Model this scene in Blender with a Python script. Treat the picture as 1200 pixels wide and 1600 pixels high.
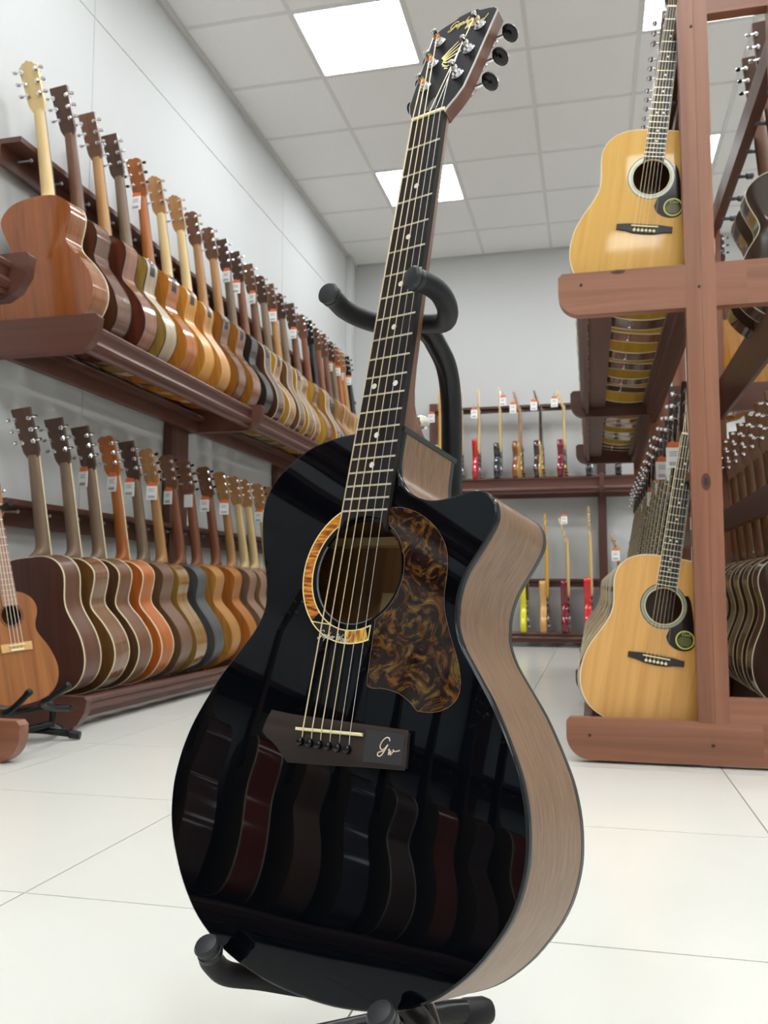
import bpy, bmesh, math, random
from mathutils import Matrix, Vector, noise
random.seed(7)
for o in list(bpy.data.objects): bpy.data.objects.remove(o)
S = bpy.context.scene
COL = S.collection
# ------------------------------------------------------------------ camera
F_PX, YAW, PITCH, ROLL = 1354.85, 0.2336, 0.0882, 0.0013
cam = bpy.data.cameras.new('camera'); camo = bpy.data.objects.new('camera', cam); COL.objects.link(camo)
cy, sy, cp, sp = math.cos(YAW), math.sin(YAW), math.cos(PITCH), math.sin(PITCH)
fw = Vector((-sy*cp, cy*cp, sp)); rt = Vector((cy, sy, 0)); up = rt.cross(fw)
cr, sr = math.cos(ROLL), math.sin(ROLL)
r2 = rt*cr + up*sr; u2 = up*cr - rt*sr
M = Matrix.Identity(4)
for i in range(3): M[i][0] = r2[i]; M[i][1] = u2[i]; M[i][2] = -fw[i]
M[2][3] = 0.475
camo.matrix_world = M
cam.sensor_fit = 'VERTICAL'; cam.sensor_height = 8.0; cam.lens = F_PX/1600*8.0
cam.clip_start = 0.02; cam.clip_end = 60
cam.dof.use_dof = True; cam.dof.focus_distance = 0.80; cam.dof.aperture_fstop = cam.lens/1.7
S.camera = camo
# ------------------------------------------------------------------ world and exposure
W = bpy.data.worlds.new('world'); S.world = W; W.use_nodes = True
W.node_tree.nodes['Background'].inputs[0].default_value = (0.9, 0.95, 1, 1)
W.node_tree.nodes['Background'].inputs[1].default_value = 0.15
S.view_settings.view_transform = 'Standard'; S.view_settings.look = 'None'
S.view_settings.gamma = 1; S.view_settings.use_curve_mapping = False
S.view_settings.exposure = 1.0
PANEL_POWER = 11.0

# ------------------------------------------------------------------ materials
def lin(c):
    return tuple(((v/255)/12.92 if v/255 <= 0.04045 else ((v/255+0.055)/1.055)**2.4) for v in c[:3]) + (1,)
MATS = {}
def mat(name, col, rough=0.5, metal=0.0, coat=0.0, spec=0.5, bump=0.0, bscale=200, var=0.0, vscale=30):
    if name in MATS: return MATS[name]
    m = bpy.data.materials.new(name); m.use_nodes = True; nt = m.node_tree; p = nt.nodes['Principled BSDF']
    p.inputs['Base Color'].default_value = lin(col); p.inputs['Roughness'].default_value = rough
    p.inputs['Metallic'].default_value = metal; p.inputs['Coat Weight'].default_value = coat
    p.inputs['Coat Roughness'].default_value = 0.05; p.inputs['Specular IOR Level'].default_value = spec
    if bump or var:
        tc = nt.nodes.new('ShaderNodeTexCoord')
    if bump:
        n = nt.nodes.new('ShaderNodeTexNoise'); n.inputs['Scale'].default_value = bscale; n.inputs['Detail'].default_value = 3
        nt.links.new(tc.outputs['Object'], n.inputs['Vector'])
        b = nt.nodes.new('ShaderNodeBump'); b.inputs['Strength'].default_value = bump; b.inputs['Distance'].default_value = 0.002
        nt.links.new(n.outputs['Fac'], b.inputs['Height']); nt.links.new(b.outputs['Normal'], p.inputs['Normal'])
    if var:
        n2 = nt.nodes.new('ShaderNodeTexNoise'); n2.inputs['Scale'].default_value = vscale; n2.inputs['Detail'].default_value = 4
        nt.links.new(tc.outputs['Object'], n2.inputs['Vector'])
        mx = nt.nodes.new('ShaderNodeMix'); mx.data_type = 'RGBA'
        c = lin(col); mx.inputs['A'].default_value = c
        mx.inputs['B'].default_value = tuple(v*(1-var) for v in c[:3]) + (1,)
        nt.links.new(n2.outputs['Fac'], mx.inputs['Factor']); nt.links.new(mx.outputs['Result'], p.inputs['Base Color'])
    MATS[name] = m
    return m
def wood(c1, c2, axis='y', rough=0.35, coat=0.0, fine=1.0, tag=''):
    """streaky wood: grain runs along an axis (x, y, z of the object) or round the sides ('side')."""
    key = 'wood_%s_%s_%s_%s_%s%s' % (c1, c2, axis, rough, coat, tag)
    if key in MATS: return MATS[key]
    m = bpy.data.materials.new('wood'); m.use_nodes = True; nt = m.node_tree; p = nt.nodes['Principled BSDF']
    tc = nt.nodes.new('ShaderNodeTexCoord'); mp = nt.nodes.new('ShaderNodeMapping'); oi = nt.nodes.new('ShaderNodeObjectInfo')
    sc = {'y': (42, 1.6, 42), 'x': (1.6, 42, 42), 'z': (42, 42, 1.6), 'side': (3, 3, 90), 'pore': (34, 34, 420)}[axis]
    mp.inputs['Scale'].default_value = tuple(v*fine for v in sc)
    nt.links.new(tc.outputs['Object'], mp.inputs['Vector'])
    mu = nt.nodes.new('ShaderNodeMath'); mu.operation = 'MULTIPLY'; mu.inputs[1].default_value = 37
    nt.links.new(oi.outputs['Random'], mu.inputs[0])
    va = nt.nodes.new('ShaderNodeVectorMath'); va.operation = 'ADD'
    nt.links.new(mp.outputs['Vector'], va.inputs[0]); nt.links.new(mu.outputs[0], va.inputs[1])
    n = nt.nodes.new('ShaderNodeTexNoise'); n.inputs['Scale'].default_value = 1; n.inputs['Detail'].default_value = 6
    n.inputs['Roughness'].default_value = 0.62; n.inputs['Distortion'].default_value = 0.5
    nt.links.new(va.outputs[0], n.inputs['Vector'])
    cr = nt.nodes.new('ShaderNodeValToRGB'); cr.color_ramp.elements[0].position = 0.32; cr.color_ramp.elements[1].position = 0.68
    cr.color_ramp.elements[0].color = lin(c1); cr.color_ramp.elements[1].color = lin(c2)
    nt.links.new(n.outputs['Fac'], cr.inputs['Fac']); nt.links.new(cr.outputs['Color'], p.inputs['Base Color'])
    p.inputs['Roughness'].default_value = rough; p.inputs['Coat Weight'].default_value = coat; p.inputs['Coat Roughness'].default_value = 0.06
    b = nt.nodes.new('ShaderNodeBump'); b.inputs['Strength'].default_value = 0.06; b.inputs['Distance'].default_value = 0.001
    nt.links.new(n.outputs['Fac'], b.inputs['Height']); nt.links.new(b.outputs['Normal'], p.inputs['Normal'])
    MATS[key] = m
    return m
def spec(m, v):
    m.node_tree.nodes['Principled BSDF'].inputs['Specular IOR Level'].default_value = v; return m
def emit(name, col, power):
    m = bpy.data.materials.new(name); m.use_nodes = True; nt = m.node_tree
    p = nt.nodes['Principled BSDF']; p.inputs['Emission Color'].default_value = col + (1,); p.inputs['Emission Strength'].default_value = power
    p.inputs['Base Color'].default_value = (0.8, 0.8, 0.8, 1)
    MATS[name] = m
    return m
CHROME = mat('chrome', (225, 225, 228), 0.12, 1.0)
BLACKBTN = mat('black_button', (10, 11, 14), 0.12, spec=0.35)
BONE = mat('bone', (238, 226, 178), 0.35)
CREAM = mat('cream_binding', (232, 220, 182), 0.35)
BLACKBIND = mat('black_binding', (22, 22, 24), 0.25)
GOLDMETAL = mat('gold_metal', (214, 170, 80), 0.2, 1.0)
EBONY = mat('ebony', (34, 31, 32), 0.42, bump=0.2, bscale=400)
ROSEW = wood((40, 30, 28), (66, 50, 44), 'y', 0.45)
STRINGB = mat('bronze_string', (238, 218, 178), 0.3, 0.7)
STRINGS = mat('steel_string', (225, 222, 215), 0.25, 0.9)
FRETM = mat('fret_metal', (232, 228, 205), 0.25, 0.9)
PEARL = mat('pearl', (236, 234, 225), 0.25)
WHITEP = mat('white_card', (240, 240, 238), 0.5)
ORANGEP = mat('orange_header', (226, 112, 58), 0.5)
INKP = mat('dark_ink', (70, 70, 72), 0.6)
RUBBER = mat('black_rubber', (20, 21, 23), 0.5, spec=0.35, bump=0.05)
BLKPAINT = mat('black_paint', (10, 12, 15), 0.28, spec=0.4)
FELT = mat('grey_felt', (104, 106, 112), 0.95)

# ------------------------------------------------------------------ mesh helpers
class MB:
    def __init__(s): s.v = []; s.f = []
    def add(s, vs, fs):
        o = len(s.v); s.v += [tuple(v) for v in vs]; s.f += [tuple(i+o for i in f) for f in fs]; return s
    def box(s, x0, x1, y0, y1, z0, z1):
        return s.add([(x0,y0,z0),(x1,y0,z0),(x1,y1,z0),(x0,y1,z0),(x0,y0,z1),(x1,y0,z1),(x1,y1,z1),(x0,y1,z1)],
              [(3,2,1,0),(4,5,6,7),(0,1,5,4),(1,2,6,5),(2,3,7,6),(3,0,4,7)])
    def prism(s, pts, z0, z1, fn=None):
        """2D outline (counter-clockwise) extruded from z0 to z1; fn maps (x,y,z) elsewhere."""
        n = len(pts); vs = [(x, y, z0) for x, y in pts] + [(x, y, z1) for x, y in pts]
        if fn: vs = [fn(*v) for v in vs]
        fs = [tuple(range(n-1, -1, -1)), tuple(range(n, 2*n))] + [(i, (i+1) % n, n+(i+1) % n, n+i) for i in range(n)]
        return s.add(vs, fs)
    def loft(s, rings, caps=True, closed=True):
        n = len(rings[0]); vs = [v for r in rings for v in r]; fs = []
        for k in range(len(rings)-1):
            for i in range(n if closed else n-1):
                j = (i+1) % n; fs.append((k*n+i, k*n+j, (k+1)*n+j, (k+1)*n+i))
        if caps: fs.append(tuple(range(n-1, -1, -1))); fs.append(tuple((len(rings)-1)*n+i for i in range(n)))
        return s.add(vs, fs)
    def tube(s, path, rad, n=10, caps=True):
        P = [Vector(p) for p in path]; rings = []; prev = None
        for i, p in enumerate(P):
            d = (P[min(i+1, len(P)-1)] - P[max(i-1, 0)]).normalized()
            if prev is None:
                a = Vector((0, 0, 1)) if abs(d.z) < 0.9 else Vector((1, 0, 0)); u = d.cross(a).normalized()
            else: u = (prev - d*prev.dot(d)).normalized()
            prev = u; w = d.cross(u); r = rad[i] if isinstance(rad, (list, tuple)) else rad
            rings.append([p + (u*math.cos(2*math.pi*k/n) + w*math.sin(2*math.pi*k/n))*r for k in range(n)])
        return s.loft(rings, caps)
    def lathe(s, prof, fn, n=14):
        """profile of (radius, height) pairs, fn maps (x,y,h) to a point."""
        rings = [[fn(r*math.cos(2*math.pi*k/n), r*math.sin(2*math.pi*k/n), h) for k in range(n)] for r, h in prof]
        return s.loft(rings, True)
    def ell(s, c, rx, ry, rz, n=12, m=8, fn=None):
        rings = []
        for i in range(m+1):
            a = math.pi*i/m; r = max(math.sin(a), 0.02); z = -math.cos(a)
            rings.append([(c[0]+rx*r*math.cos(2*math.pi*k/n), c[1]+ry*r*math.sin(2*math.pi*k/n), c[2]+rz*z) for k in range(n)])
        if fn: rings = [[fn(*v) for v in r] for r in rings]
        return s.loft(rings, True)
    def mesh(s, name, sharp=0.6, scale=1.0):
        me = bpy.data.meshes.new(name)
        me.from_pydata([(a*scale, b*scale, c*scale) for a, b, c in s.v], [], s.f); 
        bm = bmesh.new(); bm.from_mesh(me); bmesh.ops.recalc_face_normals(bm, faces=bm.faces); bm.to_mesh(me); bm.free()
        me.polygons.foreach_set('use_smooth', [True]*len(me.polygons)); me.set_sharp_from_angle(angle=sharp)
        me.materials.append(None)
        return me
def obj(name, me, m=None, parent=None, label=None, loc=None):
    if isinstance(me, MB): me = me.mesh(name)
    o = bpy.data.objects.new(name, me); COL.objects.link(o)
    if m is not None:
        o.material_slots[0].link = 'OBJECT'; o.material_slots[0].material = m
    if parent is not None: o.parent = parent
    if label: o['label'] = label
    if loc is not None: o.location = loc
    return o
def tag(o, label, cat, group=None):
    o['label'] = label; o['category'] = cat
    if group: o['group'] = group
    return o
def empty(name, mw): 
    o = bpy.data.objects.new(name, None); COL.objects.link(o); o.matrix_world = mw; o.empty_display_size = 0.05
    return o
def frame(x, y, z, t):
    m = Matrix.Identity(4)
    for i in range(3): m[i][0] = x[i]; m[i][1] = y[i]; m[i][2] = z[i]; m[i][3] = t[i]
    return m
def cat_rom(pts, per=4, closed=False):
    out = []; n = len(pts); P = [Vector(p) for p in pts]
    rng = n if closed else n-1
    for i in range(rng):
        p0 = P[(i-1) % n] if closed or i > 0 else P[0]*2-P[1]
        p1 = P[i]; p2 = P[(i+1) % n]
        p3 = P[(i+2) % n] if closed or i+2 < n else P[-1]*2-P[-2]
        for k in range(per):
            t = k/per
            out.append(0.5*((2*p1) + (p2-p0)*t + (2*p0-5*p1+4*p2-p3)*t*t + (3*p1-p0-3*p2+p3)*t**3))
    if not closed: out.append(P[-1])
    return [tuple(v) for v in out]
def structure(o): o['kind'] = 'structure'; return o

# ------------------------------------------------------------------ the room
XW, YB, ZC, XR, YF = -2.10, 7.636, 3.497, 4.3, -4.6
PAINT = mat('wall_paint', (199, 200, 199), 0.75, bump=0.25, bscale=120)
PAINTB = mat('back_wall_paint', (203, 203, 202), 0.7, bump=0.2, bscale=120)
structure(obj('wall_left', MB().box(XW-0.12, XW-0.004, YF, YB+0.12, 0, ZC+0.05), PAINT))
structure(obj('wall_back', MB().box(XW-0.12, XR+0.12, YB, YB+0.12, 0, ZC+0.05), PAINTB))
structure(obj('wall_right', MB().box(XR, XR+0.12, YF, YB, 0, ZC+0.05), PAINT))
structure(obj('wall_front', MB().box(XW-0.12, XR+0.12, YF-0.12, YF, 0, ZC+0.05), PAINT))
wl = bpy.data.objects['wall_left']
ys = [YF, -1.6, 0.825, 3.252, 5.679, YB-0.001]
for a, b in zip(ys[:-1], ys[1:]):
    for z0, z1 in ((0.0, 3.006), (3.006, ZC)):
        obj('wall_panel', MB().box(XW-0.004, XW, a+0.0025, b-0.0025, z0+0.0025, z1-0.0025), PAINT, wl)
TRIMW = mat('trim_white', (205, 204, 202), 0.5)
structure(obj('trim_1', MB().box(XW, XW+0.024, YF, YB, ZC-0.03, ZC-0.002), TRIMW))
structure(obj('trim_2', MB().box(XW, XR, YB-0.024, YB, ZC-0.012, ZC-0.002), TRIMW))
structure(obj('trim_3', MB().box(XW+0.001, XW+0.05, YB-0.3, YB-0.2, 0, ZC-0.03), PAINT))
# ceiling: slab, hanging grid, mineral tiles
TILE = mat('ceiling_tile', (250, 249, 247), 0.9, bump=0.5, bscale=90, var=0.10, vscale=160)
GRID = mat('ceiling_grid', (226, 225, 222), 0.45)
ceil = structure(obj('ceiling', MB().box(XW-0.1, XR+0.1, YF-0.1, YB+0.1, ZC+0.05, ZC+0.15), TILE))
GX0, GY0 = -2.0872, 3.4796
gx = [GX0+0.6*i for i in range(1, 11)]; gy = [GY0+0.6*j for j in range(-13, 7)]
for x in gx: obj('grid_bar', MB().box(x-0.012, x+0.012, YF, YB, ZC-0.004, ZC+0.02), GRID, ceil)
for y in gy: obj('grid_bar', MB().box(XW, XR, y-0.012, y+0.012, ZC-0.0035, ZC+0.02), GRID, ceil)
ORDS = ['first', 'second', 'third', 'fourth', 'fifth', 'sixth']
LIGHTS = [(i, j) for i in (1, 4, 7) for j in (-11, -8, -5, -2, 1, 4)]
me_tile = MB().box(-0.29, 0.29, -0.29, 0.29, 0, 0.014).mesh('ceiling_tile')
xs_ = [XW] + gx + [XR]; ys_ = [YF] + gy + [YB]
for i in range(len(xs_)-1):
    for j in range(len(ys_)-1):
        if (i, j-14+0) in []: continue
        jj = j-14   # ys_[j] = GY0+0.6*(j-14)
        if (i, jj) in LIGHTS: continue
        x0, x1, y0, y1 = xs_[i], xs_[i+1], ys_[j], ys_[j+1]
        if abs(x1-x0-0.6) < 0.01 and abs(y1-y0-0.6) < 0.01:
            obj('ceiling_tile', me_tile, TILE, ceil, loc=((x0+x1)/2, (y0+y1)/2, ZC))
        elif x1-x0 > 0.05 and y1-y0 > 0.05:
            obj('ceiling_tile', MB().box(x0+0.01, x1-0.01, y0+0.01, y1-0.01, ZC, ZC+0.014), TILE, ceil)
# light panels set into the grid
PANEL = emit('panel_light', (0.94, 0.98, 1.0), PANEL_POWER)
FRAMEW = mat('panel_frame', (225, 225, 222), 0.4)
me_pf = MB()
for a in (0, 1):
    for s_ in (-1, 1):
        if a == 0: me_pf.box(-0.296, 0.296, s_*0.288-0.008, s_*0.288+0.008, -0.006, 0.02)
        else: me_pf.box(s_*0.288-0.008, s_*0.288+0.008, -0.28, 0.28, -0.006, 0.02)
me_pf = me_pf.mesh('panel_frame'); me_pd = MB().box(-0.28, 0.28, -0.28, 0.28, -0.002, 0.016).mesh('diffuser')
place = {(1, 1): 'bright square ceiling light panel nearest the black guitar headstock',
         (1, 4): 'bright square ceiling light panel behind the black guitar neck, toward back wall',
         (4, 1): 'bright ceiling light panel behind the top of the right wooden rack post',
         (4, 4): 'bright ceiling light panel seen low between right rack post and its diagonal rail'}
for i, j in LIGHTS:
    t = empty('ceiling_light', Matrix.Translation((GX0+0.6*i+0.3, GY0+0.6*j+0.3, ZC)))
    tag(t, place.get((i, j), 'square ceiling light panel, column %s row %s, out of the picture' % (ORDS[(i-1)//3], ORDS[(j+11)//3])), 'light', 'square ceiling light panels')
    obj('panel_frame', me_pf, FRAMEW, t); obj('diffuser', me_pd, PANEL, t)
# floor
FTILE = mat('floor_tile', (226, 225, 217), 0.22, var=0.04, vscale=6)
GROUT = mat('grout', (120, 112, 96), 0.9)
flo = structure(obj('floor', MB().box(XW-0.1, XR+0.1, YF-0.1, YB+0.1, -0.1, -0.0025), GROUT))
me_ft = MB().box(-0.2986, 0.2986, -0.2986, 0.2986, -0.004, 0).mesh('floor_tile')
FX, FY = -1.472, 1.2365
for i in range(-2, 11):
    for j in range(-11, 12):
        x, y = FX+0.6*i-0.3, FY+0.6*j-0.3
        if x < XW-0.25 or x > XR+0.25 or y < YF-0.25 or y > YB+0.25: continue
        x0, x1, y0, y1 = max(x-0.2986, XW), min(x+0.2986, XR), max(y-0.2986, YF), min(y+0.2986, YB)
        if x1-x0 > 0.59 and y1-y0 > 0.59: obj('floor_tile', me_ft, FTILE, flo, loc=(x, y, 0))
        elif x1-x0 > 0.01 and y1-y0 > 0.01: obj('floor_tile', MB().box(x0, x1, y0, y1, -0.004, 0), FTILE, flo)

# ------------------------------------------------------------------ acoustic guitar outlines (mm, saddle at the origin, y up the neck)
BASS = [(0,290),(35,288),(52,286.5),(72,283),(93,276),(109,266.5),(121,257),(131,247),(138,236),(142.5,224),(143,210),(140,194),(135.5,179),(130,164),(124.5,150),(119,137),(115.5,125),(113.5,113),(114,105),(117,95),(124,82),(134,69),(146,54),(157,40),(168,23),(178,6),(186,-9),(192,-24),(197,-42),(199.5,-60),(200,-75),(198,-91),(194,-107),(187,-123),(177,-139),(166,-154),(153,-168),(138,-181),(122,-191),(102,-200),(81,-206.5),(60,-211),(40,-214),(20,-215.5),(0,-216)]
CUT = [(0,290),(27.6,289),(27.2,276),(27,262),(27.8,251),(30.5,240),(37.5,229.5),(49,220),(64,214.2),(77,213.2),(90,215),(102,218),(114,220.5),(123,220),(131,216.5),(137,210),(140,202),(140.5,193),(137.5,184),(131,171),(124,158.5),(118,147),(114.2,134),(112.8,122),(113.2,112)]
DREAD = [(0,287),(35,287),(60,285.5),(85,280),(110,268),(127,253),(139,234),(145,212),(145,190),(142,165),(138.5,142),(137.5,124),(139,104),(145,83),(155,61),(168,36),(180,12),(190,-15),(196,-42),(198.5,-68),(197,-95),(190,-122),(177,-147),(158,-168),(132,-184),(100,-194),(66,-199.5),(32,-201.5),(0,-202)]
OMS = [(0,285),(30,284.5),(55,282),(80,275),(102,262),(119,244),(129,224),(132,204),(129,184),(122,163),(115,145),(111,128),(111,112),(116,94),(127,74),(141,52),(156,27),(170,0),(181,-27),(188,-55),(190,-82),(186,-110),(176,-137),(158,-162),(133,-182),(102,-196),(68,-204),(34,-208),(0,-209)]
def outline(right, left):
    """closed counter-clockwise outline (seen from the front) from a treble half and a bass half."""
    rp = cat_rom([(x, y, 0) for x, y in right], 1); lp = cat_rom([(x, y, 0) for x, y in left], 1)
    pts = [(x, y) for x, y, _ in rp] ; pts = pts[::-1]              # bottom -> top on the treble side
    pts += [(-x, y) for x, y, _ in lp][1:-1]                        # top -> bottom on the bass side
    return pts
def smooth_half(h, per=2): return [(x, y) for x, y, _ in cat_rom([(x, y, 0) for x, y in h], per)]
BASS_S, DREAD_S, OM_S = smooth_half(BASS, 2), smooth_half(DREAD, 2), smooth_half(OMS, 2)
CUT_S = [(x, y) for x, y in CUT[:2]] + smooth_half(CUT[1:], 2)[1:-1] + smooth_half(BASS, 2)[2*17:]
OUT = {'main': outline(CUT_S, BASS_S), 'dread': outline(DREAD_S, DREAD_S), 'audi': outline(BASS_S, BASS_S), 'om': outline(OM_S, OM_S)}
ZT = -7.0
def depth(y, d0, d1): 
    return d0 + (d1-d0)*min(max((287-y)/500, 0), 1)
def offset(pts, d):
    n = len(pts); out = []
    for i in range(n):
        a, b = Vector(pts[i-1]), Vector(pts[(i+1) % n]); t = (b-a)
        if t.length < 1e-9: out.append(pts[i]); continue
        t.normalize(); out.append((pts[i][0]+t.y*d, pts[i][1]-t.x*d))
    return out
HOLE = (0, 146)
def make_dome(pts, rise, hole=50.0):
    tab = sorted((math.atan2(y-HOLE[1], x-HOLE[0]), math.hypot(x-HOLE[0], y-HOLE[1])) for x, y in pts)
    def dz(x, y):
        a = math.atan2(y-HOLE[1], x-HOLE[0]); q = math.hypot(x-HOLE[0], y-HOLE[1]); L = tab[-1][1]; pa, pl = tab[-1][0]-2*math.pi, tab[-1][1]
        for b, l in tab:
            if b >= a: L = pl + (l-pl)*(a-pa)/max(b-pa, 1e-9); break
            pa, pl = b, l
        t = min(max(1-(q-hole)/(L-hole), 0), 1)
        return rise*(1-(1-t)**2)
    return dz
def top_mesh(pts, hole=50.0, dome=3.0, z=ZT, rings=7):
    """soundboard: polar rings between the outline and the sound hole (or the middle), slightly domed, hole edge 3 mm thick."""
    mb = MB(); n = len(pts); R = []
    for k in range(rings+1):
        t = k/rings; ring = []
        for x, y in pts:
            dx, dy = x-HOLE[0], y-HOLE[1]; L = math.hypot(dx, dy)
            hx, hy = HOLE[0]+dx/L*hole, HOLE[1]+dy/L*hole
            px, py = x+(hx-x)*t, y+(hy-y)*t
            ring.append((px, py, z + dome*(1-(1-t)**2)*0.35))
        R.append(ring)
    R.append([(x, y, zz-3) for x, y, zz in R[-1]])
    mb.loft(R, False)
    return mb
def back_mesh(pts, d0, d1, dome=6.0, rings=6, inner=0):
    mb = MB(); n = len(pts); c = (0, 20); vs = []
    R = []
    for k in range(rings):
        t = k/rings; R.append([(x+(c[0]-x)*t, y+(c[1]-y)*t, ZT-depth(y+(c[1]-y)*t, d0, d1)-dome*(1-(1-t)**2)+inner) for x, y in pts])
    mb.loft(R, False); o = (rings-1)*n
    mb.v.append((c[0], c[1], ZT-depth(c[1], d0, d1)-dome+inner)); ci = len(mb.v)-1
    for i in range(n): mb.f.append((o+i, o+(i+1) % n, ci))
    return mb
def side_mesh(pts, z0, z1f, off=0.0, steps=1):
    p = offset(pts, off) if off else pts
    rings = []
    for k in range(steps+1):
        rings.append([(x, y, (z0(x, y) + (z1f(x, y)-z0(x, y))*k/steps)) for x, y in p])
    return MB().loft(rings, False)
def strip_mesh(pts, z0, z1f, off, thick=1.5):
    """binding strip that stands proud of the side by off."""
    a = offset(pts, off); b = offset(pts, -thick)
    r = [[(x, y, z0(x, y)) for x, y in b], [(x, y, z0(x, y)) for x, y in a], [(x, y, z1f(x, y)) for x, y in a], [(x, y, z1f(x, y)) for x, y in b]]
    r.append(r[0])
    return MB().loft(r, False)
def neck_mesh(w0=43.0, w12=52.5, heel=88, zt=-7.0, joint=287, yn=652):
    rings = []
    for y, d, k in [(yn+3, 13.5, 1), (600, 14.5, 1), (500, 16, 1), (420, 18, 1), (360, 20, 1), (335, 23, 1), (320, 30, 0.97), (309, 44, 0.9), (302, 60, 0.8), (296, 76, 0.68), (291, heel-2, 0.58), (joint+0.5, heel, 0.52)]:
        w = (w0 + (w12-w0)*(650-y)/325)/2 - 0.3
        ring = []
        for i in range(13):
            a = math.pi*i/12
            xx = -w*math.cos(a); c = math.sin(a)
            taper = 1 - (1-k)*c**0.7
            ring.append((xx*taper, y, zt - d*(c**0.75)))
        rings.append(ring)
    return MB().loft(rings, True)
def fb_mesh(w0=43.0, w12=52.5, yend=184.0, arc=54.0, yn=650):
    pts = []
    wf = lambda y: (w0 + (w12-w0)*(650-y)/325)/2
    pts.append((wf(yend), yend)); pts.append((wf(yn), yn)); pts.append((-wf(yn), yn)); pts.append((-wf(yend), yend))
    if arc:
        for i in range(1, 10):
            x = -wf(yend) + 2*wf(yend)*i/10
            pts.append((x, HOLE[1] + math.sqrt(max(arc*arc-x*x, 0)) if abs(x) < arc else yend))
    return MB().prism(pts, ZT, 0)
AL = math.radians(14)
def HP(u, v, w=0.0):        # head plane -> guitar frame (mm)
    return (u, 653 + v*math.cos(AL) + w*math.sin(AL), -2.0 - v*math.sin(AL) + w*math.cos(AL))
HEADS = {
 'main': [(21.5,-4),(23,2),(30,15),(35.5,30),(38,62),(40.5,110),(43.5,160),(38,167),(30,170.5),(17,174.5),(12.5,179),(0,180.5),(-12.5,179),(-17,174.5),(-30,170.5),(-38,167),(-43.5,160),(-40.5,110),(-38,62),(-35.5,30),(-30,15),(-23,2),(-21.5,-4)],
 'square': [(21.5,-4),(23,2),(29,14),(31,22),(37,172),(36,176),(-36,176),(-37,172),(-31,22),(-29,14),(-23,2),(-21.5,-4)],
 'taylor': [(21.5,-4),(23,2),(30,13),(33,26),(34,80),(38,150),(33,157),(27,158),(20,168),(12,168),(0,175),(-12,168),(-20,168),(-27,158),(-33,157),(-38,150),(-34,80),(-33,26),(-30,13),(-23,2),(-21.5,-4)],
 'round': [(21.5,-4),(23,2),(31,14),(35,28),(34,90),(37,148),(34,158),(26,165),(14,170),(0,166),(-14,170),(-26,165),(-34,158),(-37,148),(-34,90),(-35,28),(-31,14),(-23,2),(-21.5,-4)]}
TP = [(s*u, v) for s in (-1, 1) for u, v in ((27, 138), (24, 97), (21.5, 55))]
def head_mesh(kind, th=14):
    return MB().prism(HEADS[kind], -th, 0, HP)
def veneer_mesh(kind): return MB().prism([(x*0.985, y) for x, y in HEADS[kind]], 0, 0.8, HP)
def tuner_mesh(u, v, th=14, reach=None, full=True):
    """post, bushing, housing and shaft in one metal piece."""
    s = 1 if u > 0 else -1; mb = MB(); hw = {138: 42.0, 97: 40.0, 55: 38.0}[v]
    n = 14 if full else 6
    if full:
        mb.lathe([(7.5, 0.6), (7.5, 2.2), (5.6, 4.2), (5.4, 5)], lambda x, y, h: HP(u+x, v+y, h), n)
    mb.lathe([(3.0, 0), (3.0, 9), (2.3, 10.5), (2.3, 13), (3.1, 14.5), (3.1, 18), (2.2, 19)], lambda x, y, h: HP(u+x, v+y, h), n)
    mb.ell((0, 0, 0), 10, 10.5, 7, 10 if full else 6, 6 if full else 4, lambda x, y, z: HP(u+s*1.5+x, v+y, -th-5+z))
    a, b = u+s*8, s*(hw+9)
    mb.tube([HP(a, v+2, -th-5.5), HP(b, v+2, -th-5.5)], 2.2, 8 if full else 5)
    return mb
def button_mesh(u, v, th=14, big=1.0, full=True):
    s = 1 if u > 0 else -1; hw = {138: 42.0, 97: 40.0, 55: 38.0}[v]; mb = MB()
    c = s*(hw+12)
    n, m = (16, 10) if full else (8, 5)
    # flattened kidney: thin along the head, waisted
    rings = []
    for i in range(m+1):
        a = math.pi*i/m; r = max(math.sin(a), 0.03); 
        rings.append([HP(c + 7.0*big*r*math.cos(2*math.pi*k/n)*(1+0.12*math.cos(a)**2), v+2 - (3.8 if full else 5.0)*big*math.cos(a), -th-5.5 + 9.0*big*r*math.sin(2*math.pi*k/n)) for k in range(n)])
    mb.loft(rings, True)
    return mb
def mm(mb): mb.v = [(a/1000, b/1000, c/1000) for a, b, c in mb.v]; return mb
CACHE = {}
def cm(key, fn):
    if key not in CACHE: CACHE[key] = mm(fn()).mesh(key if isinstance(key, str) else str(key[0]))
    return CACHE[key]
ROOT_OFF = (0, 0.2, 0.06)
def fret_y(n, S_=650): return S_*2**(-n/12)
def fb_w(y, w0=43.0, w12=52.5): return w0 + (w12-w0)*(650-y)/325
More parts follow.
